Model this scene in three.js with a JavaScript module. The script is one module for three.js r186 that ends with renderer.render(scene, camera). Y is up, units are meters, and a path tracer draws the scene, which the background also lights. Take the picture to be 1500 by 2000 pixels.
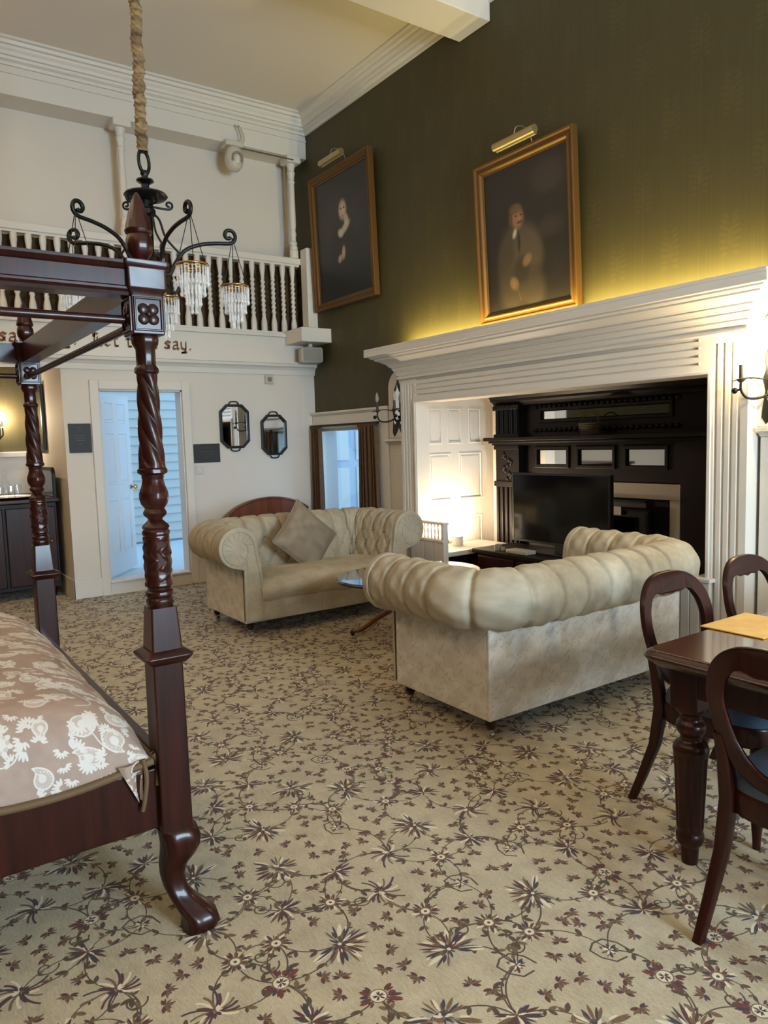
import * as THREE from 'three';
import { RoundedBoxGeometry } from 'three/addons/geometries/RoundedBoxGeometry.js';
import { mergeGeometries, toCreasedNormals } from 'three/addons/utils/BufferGeometryUtils.js';
import { RectAreaLightUniformsLib } from 'three/addons/lights/RectAreaLightUniformsLib.js';

// ---------- camera, sky, lights, exposure ----------
const scene = new THREE.Scene();
const renderer = new THREE.WebGLRenderer({ antialias: true });
renderer.toneMapping = THREE.LinearToneMapping;
renderer.toneMappingExposure = 1.0;
renderer.shadowMap.enabled = true;
RectAreaLightUniformsLib.init();
const camera = new THREE.PerspectiveCamera(2 * Math.atan(1000 / 1442) * 180 / Math.PI, 0.75, 0.05, 60);
camera.position.set(0, 1.45, 0);
camera.rotation.set(-0.09674, -0.6088, -0.02849, 'YXZ');
scene.background = new THREE.Color().setRGB(0.85, 1.6, 2.6);   // overcast daylight, blue against the warm lamps
const DAY = new THREE.Color().setRGB(0.62, 0.83, 1.0), WARM = new THREE.Color().setRGB(1.0, 0.80, 0.55), STRIP = new THREE.Color().setRGB(1.0, 0.80, 0.26);
function areaLight(name, color, intensity, w, h, pos, target) {
  const l = new THREE.RectAreaLight(color, intensity, w, h);
  l.name = name; l.position.set(...pos); l.lookAt(...target); scene.add(l); return l;
}
function pointLight(name, color, intensity, pos, size = 1) {
  const l = new THREE.PointLight(color, intensity, 0, 2);
  l.name = name; l.position.set(...pos); l.castShadow = true; l.shadow.radius = size; scene.add(l); return l;
}
// daylight through the tall window in the wall behind the camera, above and beyond the dining table
const FRONT_WINDOWS = [2.0], FWH = 0.8, FY0 = 0.8, FY1 = 2.9;
for (const x of FRONT_WINDOWS) areaLight('window_daylight', DAY, 58, 1.55, 2.05, [x, 1.85, 3.55], [x, 1.85, 0]);
// light strip along the top of the mantel shelf
areaLight('mantel_strip_light', STRIP, 150, 3.5, 0.03, [4.16, 2.31, -3.92], [4.3, 2.45, -3.92]);

// ---------- helpers ----------
let seedv = 12345;
const rnd = () => { seedv = (seedv * 1664525 + 1013904223) >>> 0; return seedv / 4294967296; };
const V = (x, y, z) => new THREE.Vector3(x, y, z), PI = Math.PI;
const lerp = (a, b, t) => a + (b - a) * t, clamp = (v, a, b) => Math.max(a, Math.min(b, v));
function flat(g) { return g.index ? g.toNonIndexed() : g; }
function metreUV(g) {
  const p = g.attributes.position, n = g.attributes.normal, uv = new Float32Array(p.count * 2);
  for (let i = 0; i < p.count; i += 3) {
    let ax = 0, ay = 0, az = 0;
    for (let k = 0; k < 3; k++) { ax += n.getX(i + k); ay += n.getY(i + k); az += n.getZ(i + k); }
    ax = Math.abs(ax); ay = Math.abs(ay); az = Math.abs(az);
    for (let k = 0; k < 3; k++) {
      const j = i + k, x = p.getX(j), y = p.getY(j), z = p.getZ(j);
      if (ay >= ax && ay >= az) { uv[2 * j] = x; uv[2 * j + 1] = -z; } else if (ax >= az) { uv[2 * j] = z; uv[2 * j + 1] = y; } else { uv[2 * j] = x; uv[2 * j + 1] = y; }
    }
  }
  g.setAttribute('uv', new THREE.BufferAttribute(uv, 2));
  return g;
}
function join(list) {
  const arr = (Array.isArray(list) ? list : [list]).map((g) => {
    const f = flat(g), o = new THREE.BufferGeometry();
    o.setAttribute('position', f.attributes.position); o.setAttribute('normal', f.attributes.normal);
    if (g.userData.keepUV) o.setAttribute('uv', f.attributes.uv); else metreUV(o);
    return o;
  });
  return arr.length === 1 ? arr[0] : mergeGeometries(arr);
}
const used = {};
function numbered(name) { const n = (used[name] = (used[name] ?? -1) + 1); return n ? name + '_' + String(n).padStart(3, '0') : name; }
function mk(name, geos, m, parent = scene) {
  const o = new THREE.Mesh(geos.isBufferGeometry && geos.userData.ready ? geos : join(geos), m);
  o.castShadow = o.receiveShadow = true; o.name = parent === scene ? numbered(name) : name; parent.add(o); return o;
}
function ready(geos) { const g = join(geos); g.userData.ready = true; return g; }
function struct(name, geos, m) { const o = mk(name, geos, m); o.userData.kind = 'structure'; return o; }
function tag(o, label, category, group) { o.userData.label = label; o.userData.category = category; if (group) o.userData.group = group; return o; }
function thing(name, label, category, pos = [0, 0, 0], turn = 0, group) {
  const o = new THREE.Group(); o.name = numbered(name); o.position.set(...pos); o.rotation.y = turn; scene.add(o); return tag(o, label, category, group);
}
function dup(root, pos, turn, label) {
  const r = root.clone(); r.name = numbered(root.name.replace(/_\d+$/, '')); r.position.set(...pos); r.rotation.y = turn; scene.add(r);
  r.userData = { ...root.userData, label }; return r;
}
// geometry
function B(x0, x1, y0, y1, z0, z1, r = 0, seg = 2) {
  const w = x1 - x0, h = y1 - y0, d = z1 - z0;
  const g = r ? new RoundedBoxGeometry(w, h, d, seg, Math.min(r, w / 2.01, h / 2.01, d / 2.01)) : new THREE.BoxGeometry(w, h, d);
  g.translate((x0 + x1) / 2, (y0 + y1) / 2, (z0 + z1) / 2); return g;
}
function shapeOf(pts, holes = []) {
  const s = new THREE.Shape(pts.map((p) => new THREE.Vector2(p[0], p[1])));
  for (const h of holes) s.holes.push(new THREE.Path(h.map((p) => new THREE.Vector2(p[0], p[1]))));
  return s;
}
function prism(pts, a0, a1, axis = 'z', bevel = 0, holes = []) {   // axis z: (x,y)  axis x: (z,y)  axis y: (x,z)
  const f = axis === 'z' ? (p) => p : axis === 'x' ? (p) => [-p[0], p[1]] : (p) => [p[0], -p[1]];
  const g = new THREE.ExtrudeGeometry(shapeOf(pts.map(f), holes.map((h) => h.map(f))), { depth: a1 - a0 - 2 * bevel, bevelEnabled: bevel > 0, bevelSize: bevel, bevelOffset: -bevel, bevelThickness: bevel, bevelSegments: 2, curveSegments: 12 });
  g.translate(0, 0, a0 + bevel);
  if (axis === 'x') g.rotateY(PI / 2);
  if (axis === 'y') g.rotateX(-PI / 2);
  return g;
}
const rect = (x0, x1, y0, y1) => [[x0, y0], [x1, y0], [x1, y1], [x0, y1]];
function lathe(pts, c = [0, 0, 0], seg = 20, crease = true) {
  let g = new THREE.LatheGeometry(pts.map((p) => new THREE.Vector2(Math.max(p[0], 0.0001), p[1])), seg);
  if (crease) g = toCreasedNormals(g, 0.7);
  g.translate(...c); return g;
}
function tube(pts, r, seg = 24, rad = 8, closed = false) {
  const c = new THREE.CatmullRomCurve3(pts.map((p) => V(...p)), closed);
  const g = new THREE.TubeGeometry(c, seg, 1, rad, closed);
  const p = g.attributes.position, n = g.attributes.normal, q = V(0, 0, 0);
  for (let i = 0; i <= seg; i++) {
    const rr = typeof r === 'function' ? r(i / seg) : r; c.getPointAt(i / seg, q);
    for (let j = 0; j <= rad; j++) { const k = i * (rad + 1) + j; p.setXYZ(k, q.x + n.getX(k) * rr, q.y + n.getY(k) * rr, q.z + n.getZ(k) * rr); }
  }
  return g;
}
function rod(a, b, r, seg = 10) {
  const A = V(...a), Bv = V(...b), d = Bv.clone().sub(A), g = new THREE.CylinderGeometry(r, r, d.length(), seg);
  g.applyQuaternion(new THREE.Quaternion().setFromUnitVectors(V(0, 1, 0), d.clone().normalize())); g.translate(...A.add(Bv).multiplyScalar(0.5).toArray()); return g;
}
function ball(c, r, sx = 1, sy = 1, sz = 1, seg = 14) { const g = new THREE.SphereGeometry(r, seg, Math.ceil(seg * 0.7)); g.scale(sx, sy, sz); g.translate(...c); return g; }
function torus(c, R, r, axis = 'z', seg = 28) { const g = new THREE.TorusGeometry(R, r, 8, seg); if (axis === 'y') g.rotateX(PI / 2); if (axis === 'x') g.rotateY(PI / 2); g.translate(...c); return g; }
function grid(nu, nv, f, closedU = false) {   // f(u,v) -> [x,y,z], normals computed; uv kept in the units f gives as 4th and 5th
  const pos = [], uv = [], idx = [];
  for (let i = 0; i <= nu; i++) for (let j = 0; j <= nv; j++) { const p = f(i / nu, j / nv, i, j); pos.push(p[0], p[1], p[2]); uv.push(p[3] ?? i / nu, p[4] ?? j / nv); }
  for (let i = 0; i < nu; i++) for (let j = 0; j < nv; j++) { const a = i * (nv + 1) + j, b = a + nv + 1; idx.push(a, b, a + 1, b, b + 1, a + 1); }
  const g = new THREE.BufferGeometry();
  g.setAttribute('position', new THREE.Float32BufferAttribute(pos, 3)); g.setAttribute('uv', new THREE.Float32BufferAttribute(uv, 2)); g.setIndex(idx); g.computeVertexNormals();
  if (closedU) { const n = g.attributes.normal; for (let j = 0; j <= nv; j++) { const a = j, b = nu * (nv + 1) + j, v = V(n.getX(a) + n.getX(b), n.getY(a) + n.getY(b), n.getZ(a) + n.getZ(b)).normalize(); n.setXYZ(a, v.x, v.y, v.z); n.setXYZ(b, v.x, v.y, v.z); } }
  g.userData.keepUV = true; return g;
}
function turned(rfn, y0, y1, ny, nt, c = [0, 0, 0]) {   // radius as a function of height and angle
  const g = grid(nt, ny, (u, v) => { const th = -u * 2 * PI, y = lerp(y0, y1, v), r = rfn(y, th, v); return [c[0] + r * Math.cos(th), c[1] + y, c[2] + r * Math.sin(th), u * 0.3, y]; }, true);
  g.userData.keepUV = false; return g;
}
function loft(rings, cap = true) {   // rings: arrays of [x,y,z], closed, counter-clockwise seen from above, bottom to top
  const n = rings[0].length, g = grid(n, rings.length - 1, (u, v, i, j) => rings[j][i % n], true);
  const list = [g]; g.userData.keepUV = false;
  if (cap) for (const [r, up] of [[rings[0], false], [rings[rings.length - 1], true]]) {
    const c = r.reduce((a, p) => [a[0] + p[0] / n, a[1] + p[1] / n, a[2] + p[2] / n], [0, 0, 0]), pos = [], idx = [];
    pos.push(...c); for (const p of r) pos.push(...p);
    for (let i = 0; i < n; i++) { const a = 1 + i, b = 1 + (i + 1) % n; up ? idx.push(0, b, a) : idx.push(0, a, b); }
    const q = new THREE.BufferGeometry(); q.setAttribute('position', new THREE.Float32BufferAttribute(pos, 3)); q.setIndex(idx); q.computeVertexNormals(); list.push(q);
  }
  return list;
}
function superRing(cx, cy, cz, rx, rz, e = 2, n = 20, turn = 0) {   // superellipse ring in a level plane
  return Array.from({ length: n }, (_, i) => { const t = -i / n * 2 * PI, c = Math.cos(t), s = Math.sin(t); const x = rx * Math.sign(c) * Math.abs(c) ** (2 / e), z = rz * Math.sign(s) * Math.abs(s) ** (2 / e); return [cx + x * Math.cos(turn) - z * Math.sin(turn), cy, cz + x * Math.sin(turn) + z * Math.cos(turn)]; });
}

// ---------- textures and materials ----------
function canvasTex(w, h, draw, rep = [1, 1]) {
  const c = document.createElement('canvas'); c.width = w; c.height = h; draw(c.getContext('2d'), w, h);
  const t = new THREE.CanvasTexture(c); t.colorSpace = THREE.SRGBColorSpace; t.wrapS = t.wrapT = THREE.RepeatWrapping; t.repeat.set(...rep); return t;
}
const hash2 = (x, y, s) => { let h = (x * 374761393 + y * 668265263 + s * 974711) | 0; h = Math.imul(h ^ (h >>> 13), 1274126177); return ((h ^ (h >>> 16)) >>> 0) / 4294967296; };
function vnoise(x, y, px, py, s) {   // value noise that repeats every px, py cells
  const xi = Math.floor(x), yi = Math.floor(y), fx = x - xi, fy = y - yi, u = fx * fx * (3 - 2 * fx), v = fy * fy * (3 - 2 * fy);
  const m = (a, n) => ((a % n) + n) % n, h = (a, b) => hash2(m(a, px), m(b, py), s);
  return lerp(lerp(h(xi, yi), h(xi + 1, yi), u), lerp(h(xi, yi + 1), h(xi + 1, yi + 1), u), v);
}
function dataTex(w, h, f, rep = [1, 1], srgb = true) {
  const d = new Uint8Array(w * h * 4);
  for (let y = 0; y < h; y++) for (let x = 0; x < w; x++) { const c = f(x / w, y / h), i = 4 * (y * w + x); d[i] = c[0]; d[i + 1] = c[1]; d[i + 2] = c[2]; d[i + 3] = 255; }
  const t = new THREE.DataTexture(d, w, h); if (srgb) t.colorSpace = THREE.SRGBColorSpace; t.magFilter = THREE.LinearFilter; t.wrapS = t.wrapT = THREE.RepeatWrapping; t.repeat.set(...rep); t.needsUpdate = true; return t;
}
const mixc = (a, b, t) => [lerp(a[0], b[0], t), lerp(a[1], b[1], t), lerp(a[2], b[2], t)];
const mat = (color, roughness = 0.6, o = {}) => new THREE.MeshStandardMaterial({ color, roughness, ...o });
const phys = (color, roughness = 0.6, o = {}) => new THREE.MeshPhysicalMaterial({ color, roughness, ...o });
function woodTex(a, b, sx = 34, sy = 3) {
  return dataTex(512, 512, (u, v) => { const w = vnoise(u * 6, v * 2, 6, 2, 3) * 1.2, g = vnoise(u * sx + w, v * sy, sx, sy, 5) * 0.6 + vnoise(u * sx * 3 + w, v * sy * 2, sx * 3, sy * 2, 8) * 0.4; return mixc(a, b, g); }, [2, 1.2]);
}
const MAHOG = phys('#ffffff', 0.36, { specularIntensity: 0.4, map: woodTex([30, 9, 5], [58, 19, 11]), clearcoat: 0.2, clearcoatRoughness: 0.12 });
const MAHOGRED = phys('#ffffff', 0.3, { map: woodTex([84, 38, 20], [128, 68, 38]), clearcoat: 0.5, clearcoatRoughness: 0.15 });
const EBON = phys('#ffffff', 0.45, { specularIntensity: 0.5, map: woodTex([15, 9, 8], [27, 17, 14]) });
const WHITE = mat('#dad3c8', 0.5), WHITE2 = mat('#d9d2c7', 0.55), CEIL = mat('#e2d8cb', 0.8), PAINT = mat('#d8cfc3', 0.75);
const IRON = mat('#0d0d0e', 0.42, { metalness: 0.4 }), BRASS = mat('#b08a4a', 0.3, { metalness: 1 }), CHROME = mat('#c8c4ba', 0.2, { metalness: 1 }), BLACK = mat('#0a0a0b', 0.35);
const MIRROR = mat('#eef0ee', 0.03, { metalness: 1 });
const GOLD = mat('#6a4a20', 0.45, { metalness: 0.45 }), GOLDDARK = mat('#5a4424', 0.5, { metalness: 0.5 });
const GLASS = phys('#ffffff', 0.03, { transmission: 1, thickness: 0, ior: 1.5 });
const CRYSTAL = phys('#ffffff', 0.05, { transmission: 0.75, thickness: 0, ior: 1.5 });
// carpet: scrolling vines, palmettes, rosettes and sprigs on a beige ground; one repeat is 1.6 m
const carpetTex = canvasTex(2048, 2048, (x, W) => {
  const P = 1280;                                   // pixels per metre
  const img = x.createImageData(W, W), d = img.data;
  for (let j = 0; j < W; j++) for (let i = 0; i < W; i++) {
    const a = vnoise(i / 64, j / 64, 32, 32, 1), b = vnoise(i / 3, j / 16, 683, 128, 2), c = hash2(i, j, 9), k = 4 * (j * W + i), t = (a - 0.5) * 16 + (b - 0.5) * 18 + (c - 0.5) * 22;
    d[k] = 178 + t; d[k + 1] = 165 + t; d[k + 2] = 139 + t * 0.9; d[k + 3] = 255;
  }
  x.putImageData(img, 0, 0);
  const wrap = (cx, cy, R, f) => { for (const ox of [-W, 0, W]) for (const oy of [-W, 0, W]) if (cx + ox > -R && cx + ox < W + R && cy + oy > -R && cy + oy < W + R) { x.save(); x.translate(cx + ox, cy + oy); f(); x.restore(); } };
  const BUR = '#583330', NAV = '#41383f', OLV = '#4f4133', CRE = '#d6cab0', BRN = '#70583f', GRY = '#999286';
  const petal = (r0, r1, w, col, edge) => { x.beginPath(); x.moveTo(r0, 0); x.bezierCurveTo(lerp(r0, r1, 0.3), -w, lerp(r0, r1, 0.75), -w * 0.9, r1, 0); x.bezierCurveTo(lerp(r0, r1, 0.75), w * 0.9, lerp(r0, r1, 0.3), w, r0, 0); x.fillStyle = col; x.fill(); if (edge) { x.strokeStyle = edge; x.lineWidth = 5; x.stroke(); } };
  const ring = (n, r0, r1, w, cols, a0 = 0, arc = 2 * PI, edge) => { for (let i = 0; i < n; i++) { x.save(); x.rotate(a0 + (i + 0.5) / n * arc + (rnd() - 0.5) * 0.16); petal(r0, r1 * (0.86 + 0.28 * rnd()), w, cols[i % cols.length], edge); x.restore(); } };
  const disc = (r, col) => { x.beginPath(); x.arc(0, 0, r, 0, 7); x.fillStyle = col; x.fill(); };
  const frill = (n, r0, r1, w, cols, a0, arc) => { for (let i = 0; i < n; i++) { x.save(); x.rotate(a0 + (i + rnd()) / n * arc); petal(r0 * (0.8 + 0.4 * rnd()), r1 * (0.7 + 0.5 * rnd()), w * (0.6 + 0.7 * rnd()), cols[Math.floor(rnd() * cols.length)]); x.restore(); } };
  const kinds = {
    palmette() { frill(16, 40, 128, 12, [CRE, GRY], -2.5, 5.0); frill(20, 30, 122, 10, [NAV, BUR, NAV, BRN], -2.5, 5.0); frill(10, 14, 70, 9, [CRE, BRN], -2, 4); frill(12, 4, 46, 8, [NAV, BUR, OLV], 0, 6.28); disc(9, CRE); },
    rosette() { frill(16, 22, 66, 9, [CRE], 0, 6.28); frill(22, 20, 64, 8, [BUR, NAV, BRN], 0, 6.28); disc(30, BRN); disc(21, CRE); disc(7, NAV); },
    star() { frill(12, 14, 84, 11, [CRE, GRY], -0.4, 4.4); frill(14, 10, 86, 10, [NAV, BRN, BUR], -0.4, 4.4); frill(12, 4, 42, 7, [BUR, OLV, CRE], 0, 6.28); },
    spider() { for (let i = 0; i < 15; i++) { const a = -2.5 + i * 0.34 + rnd() * 0.12, L = 66 + 62 * rnd(); x.beginPath(); x.moveTo(8 * Math.cos(a), 8 * Math.sin(a)); x.quadraticCurveTo(L * 0.6 * Math.cos(a + 0.35), L * 0.6 * Math.sin(a + 0.35), L * Math.cos(a), L * Math.sin(a)); x.lineCap = 'round'; x.strokeStyle = [NAV, BUR, CRE, BRN][i % 4]; x.lineWidth = 8 + 5 * rnd(); x.stroke(); } frill(8, 4, 34, 8, [NAV, CRE, BUR], 0, 6.28); },
    lantern() { x.beginPath(); for (let i = 0; i <= 7; i++) { const a = i / 8 * 2 * PI + 0.4, r = i % 2 ? 82 : 74; x[i ? 'lineTo' : 'moveTo'](r * Math.cos(a), r * 0.8 * Math.sin(a)); } x.strokeStyle = OLV; x.lineWidth = 8; x.lineJoin = 'round'; x.stroke(); frill(12, 6, 46, 8, [BUR, NAV, BRN], 0, 6.28); frill(6, 4, 28, 6, [CRE], 0, 6.28); },
    crest() { frill(14, 50, 122, 14, [CRE], 0.0, 3.2); frill(16, 46, 122, 13, [BRN, BUR, NAV], 0.0, 3.2); x.beginPath(); x.ellipse(0, -6, 62, 40, 0.1, 0, 7); x.fillStyle = GRY; x.globalAlpha = 0.5; x.fill(); x.globalAlpha = 1; x.strokeStyle = NAV; x.lineWidth = 4; for (let i = 0; i < 6; i++) { x.beginPath(); x.ellipse(-26 + i * 11, -8 + 4 * rnd(), 8 + i * 6, 28 - i * 4, 0.6 + rnd() * 0.4, 0, 4 + rnd()); x.stroke(); } frill(12, 4, 40, 8, [NAV, CRE, BRN], 0, 6.28); frill(9, 30, 96, 9, [NAV, CRE, BRN], 3.5, 2.4); },
    eye() { frill(9, 36, 82, 12, ['#6d372e', BUR, NAV], -1.0, 2.0); frill(9, 36, 82, 12, ['#6d372e', BUR, NAV], PI - 1.0, 2.0); disc(36, BRN); disc(31, CRE); x.save(); x.scale(0.5, 0.5); frill(9, 4, 52, 10, [BUR, OLV, NAV], 0, 6.28); x.restore(); },
  };
  const pts = [], put = (k, r, tries) => { for (let t = 0; t < tries; t++) { const p = [rnd() * W, rnd() * W]; if (pts.every((q) => { let dx = Math.abs(q[0] - p[0]), dy = Math.abs(q[1] - p[1]); dx = Math.min(dx, W - dx); dy = Math.min(dy, W - dy); return Math.hypot(dx, dy) > (q[3] + r) * 0.92; })) { pts.push([p[0], p[1], k, r, rnd() * 2 * PI]); return; } } };
  for (const [k, r, n] of [['palmette', 150, 7], ['crest', 150, 6], ['spider', 135, 6], ['lantern', 112, 7], ['star', 104, 14], ['eye', 98, 9], ['rosette', 84, 24]]) for (let i = 0; i < n; i++) put(k, r, 120);
  const big = pts.slice();
  const leaf = (px, py, a, L, col) => wrap(px, py, 80, () => { x.rotate(a); petal(0, L, L * 0.3, col); });
  x.lineCap = 'round';
  for (const p of big) {   // vines
    const near = big.map((q) => { let dx = q[0] - p[0], dy = q[1] - p[1]; dx -= W * Math.round(dx / W); dy -= W * Math.round(dy / W); return [Math.hypot(dx, dy), dx, dy]; }).filter((q) => q[0] > 1).sort((a, b) => a[0] - b[0]).slice(0, 3);
    near.forEach(([L, dx, dy], i) => {
      const s = (i % 2 ? 1 : -1) * (0.28 + 0.2 * rnd()), mx = dx / 2 - dy * s, my = dy / 2 + dx * s;
      wrap(p[0], p[1], 700, () => { x.beginPath(); x.moveTo(0, 0); x.quadraticCurveTo(mx, my, dx, dy); x.strokeStyle = OLV; x.lineWidth = 4 + 2 * rnd(); x.stroke(); });
      for (const t of [0.3 + 0.1 * rnd(), 0.62 + 0.12 * rnd()]) { const bx = 2 * t * (1 - t) * mx + t * t * dx, by = 2 * t * (1 - t) * my + t * t * dy, a = Math.atan2(dy, dx) + (rnd() - 0.5) * 3; for (const o of [-0.6, 0.5]) leaf(p[0] + bx, p[1] + by, a + o, 20 + 26 * rnd(), rnd() < 0.6 ? OLV : BRN); }
      if (i === 0 && rnd() < 0.4) wrap(p[0] + mx * 0.5 + dx * 0.2, p[1] + my * 0.5 + dy * 0.2, 120, () => { x.beginPath(); for (let k = 0; k < 22; k++) { const a = k * 0.32 + rnd() * 0.02, r = 44 - k * 1.8; x[k ? 'lineTo' : 'moveTo'](r * Math.cos(a), r * Math.sin(a)); } x.strokeStyle = OLV; x.lineWidth = 6; x.stroke(); });
    });
  }
  for (let i = 0; i < 250; i++) put('sprig', 36, 60);
  for (const [px, py, k, r, a] of pts) wrap(px, py, r + 30, () => { x.rotate(a); const s = seedv; if (kinds[k]) { x.scale(0.88, 0.88); kinds[k](); } else { const c = rnd(); frill(6 + Math.floor(rnd() * 6), 2, 36, 8, c < 0.4 ? [BUR, BRN, NAV] : c < 0.75 ? [NAV, OLV, OLV, CRE] : [OLV, BUR, BRN], 0, 2.5 + 4 * rnd()); } seedv = s; });
  const im2 = x.getImageData(0, 0, W, W), e = im2.data;   // pile grain over the print
  for (let j = 0; j < W; j++) for (let i = 0; i < W; i++) { const k = 4 * (j * W + i), t = (hash2(i >> 1, j >> 1, 4) - 0.5) * 20; e[k] += t; e[k + 1] += t; e[k + 2] += t; }
  x.putImageData(im2, 0, 0);
}, [1 / 1.6, 1 / 1.6]);
const pileBump = dataTex(512, 512, (u, v) => { const c = 128 + (hash2(Math.floor(u * 512), Math.floor(v * 512), 3) - 0.5) * 200; return [c, c, c]; }, [4, 4], false);
const CARPET = phys('#ffffff', 0.96, { map: carpetTex, bumpMap: pileBump, bumpScale: 0.0015, sheen: 0.4, sheenRoughness: 0.6, sheenColor: new THREE.Color('#b8b2a4') });
// wallpaper: olive damask
const damask = canvasTex(512, 1024, (x, W, H) => {
  x.fillStyle = '#423b1d'; x.fillRect(0, 0, W, H);
  const leafy = (cx, cy, s) => { for (const sg of [-1, 1]) for (let i = 0; i < 7; i++) { x.save(); x.translate(cx, cy + (i - 3) * 42 * s); x.scale(sg, 1); x.rotate(-0.7 + i * 0.13); x.beginPath(); x.ellipse(46 * s, 0, (52 - Math.abs(i - 3) * 8) * s, 15 * s, 0, 0, 7); x.fill(); x.restore(); } x.beginPath(); x.ellipse(cx, cy, 26 * s, 70 * s, 0, 0, 7); x.fill(); };
  x.fillStyle = '#484020';
  for (const [cx, cy] of [[128, 256], [384, 768], [384, -256], [384, 1280 - 1024 + 512]]) leafy(cx, cy, 1);
  x.fillStyle = '#453d1e';
  for (const [cx, cy] of [[384, 256], [128, 768]]) leafy(cx, cy, 0.62);
  const im = x.getImageData(0, 0, W, H), e = im.data; for (let j = 0; j < H; j++) for (let i = 0; i < W; i++) { const k = 4 * (j * W + i), t = (hash2(i >> 1, 1, 4) - 0.5) * 9 + (hash2(i, j, 5) - 0.5) * 8; e[k] += t; e[k + 1] += t; e[k + 2] += t * 0.7; } x.putImageData(im, 0, 0);
}, [1 / 0.4, 1 / 0.8]);
const PAPER = mat('#ffffff', 0.62, { map: damask });

// ---------- the room ----------
const XW = 4.3, ZB = -7.5, YC = 5.03, XL = -3.2, ZF = 3.3;
struct('floor', B(XL - 0.2, 5.3, -0.2, 0, -9.15, ZF + 0.2), CARPET);
struct('ceiling', [B(XL - 0.2, XW + 0.2, YC, YC + 0.2, -7.95, ZF + 0.2)], CEIL);
// right wall: window opening and inglenook opening
const WZ0 = -7.4, WZ1 = -6.46, WY0 = 0.45, WY1 = 1.6, NZ0 = -5.4, NZ1 = -2.54, NY = 1.79;
struct('wall_right', [B(XW, XW + 0.2, 0, YC, -7.95, WZ0), B(XW, XW + 0.2, 0, WY0, WZ0, WZ1), B(XW, XW + 0.2, WY1, YC, WZ0, WZ1), B(XW, XW + 0.2, 0, YC, WZ1, NZ0 - 0.06), B(XW, XW + 0.2, NY + 0.06, YC, NZ0 - 0.06, NZ1 + 0.06), B(XW, XW + 0.2, 0, YC, NZ1 + 0.06, ZF + 0.2)], PAPER);
struct('wall_left', B(XL - 0.2, XL, 0, YC, -9.15, ZF + 0.2), PAPER);
// back wall under the gallery with a doorway, and the recess to its left
const DX0 = 1.895, DX1 = 2.72, DY0 = 0.13, DY1 = 2.02, RX = 1.565, RZ = -9.0;
struct('wall_back', [B(RX, DX0, 0, 2.62, ZB - 0.16, ZB), B(DX1, XW, 0, 2.62, ZB - 0.16, ZB), B(DX0, DX1, DY1, 2.62, ZB - 0.16, ZB), B(DX0, DX1, 0, DY0, ZB - 0.16, ZB), B(RX, RX + 0.14, 0, 2.62, RZ - 0.15, ZB - 0.16)], PAINT);
struct('wall_recess', B(XL, RX, 0, 2.62, RZ - 0.15, RZ), PAPER);
struct('trim_1', [B(XL, RX, 0, 1.38, RZ, RZ + 0.03), B(XL, RX, 1.38, 1.44, RZ, RZ + 0.055, 0.008)], WHITE2);   // dado of the recess
struct('baseboard_back', [B(RX - 0.02, DX0 - 0.08, 0, 0.19, ZB, ZB + 0.02, 0.006), B(DX1 + 0.08, XW, 0, 0.19, ZB, ZB + 0.02, 0.006), B(RX - 0.02, RX, 0, 0.19, RZ, ZB + 0.02, 0.006)], WHITE2);
struct('trim_2', [B(DX0 - 0.085, DX0, 0.0, DY1 + 0.09, ZB, ZB + 0.03, 0.008), B(DX1, DX1 + 0.085, 0.0, DY1 + 0.09, ZB, ZB + 0.03, 0.008), B(DX0, DX1, DY1, DY1 + 0.09, ZB, ZB + 0.03, 0.008), B(DX0, DX1, 0.0, DY0 - 0.012, ZB, ZB + 0.012), B(DX0, DX1, DY0 - 0.012, DY0 + 0.008, ZB - 0.17, ZB + 0.03, 0.006),
  B(DX0 - 0.005, DX0 + 0.012, DY0, DY1, ZB - 0.16, ZB), B(DX1 - 0.012, DX1 + 0.005, DY0, DY1, ZB - 0.16, ZB), B(DX0, DX1, DY1 - 0.012, DY1 + 0.005, ZB - 0.16, ZB)], WHITE2);   // door casing, threshold step and lining
// gallery over the back wall: floor, fascia, cornice, upper wall
const ZG = ZB + 0.02;
struct('gallery_floor', [B(XL, RX + 0.14, 2.50, 2.64, -9.15, ZG - 0.03), B(RX + 0.14, XW, 2.50, 2.64, -7.95, ZG - 0.03)], PAINT);
struct('wall_gallery', B(XL, XW, 2.64, YC, -7.95, ZB - 0.3), PAINT);
struct('trim_3', [B(XL, XW - 0.001, 2.345, 2.62, ZB - 0.06, ZG), B(XL, XW - 0.001, 2.62, 2.66, ZB - 0.1, ZG + 0.035, 0.008), prism([[ZB, 2.21], [ZB + 0.02, 2.21], [ZB + 0.025, 2.235], [ZB + 0.03, 2.26], [ZB + 0.05, 2.285], [ZB + 0.075, 2.3], [ZB + 0.08, 2.325], [ZB + 0.09, 2.33], [ZB + 0.09, 2.345], [ZB, 2.345]], XL, XW, 'x')], WHITE);
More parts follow.
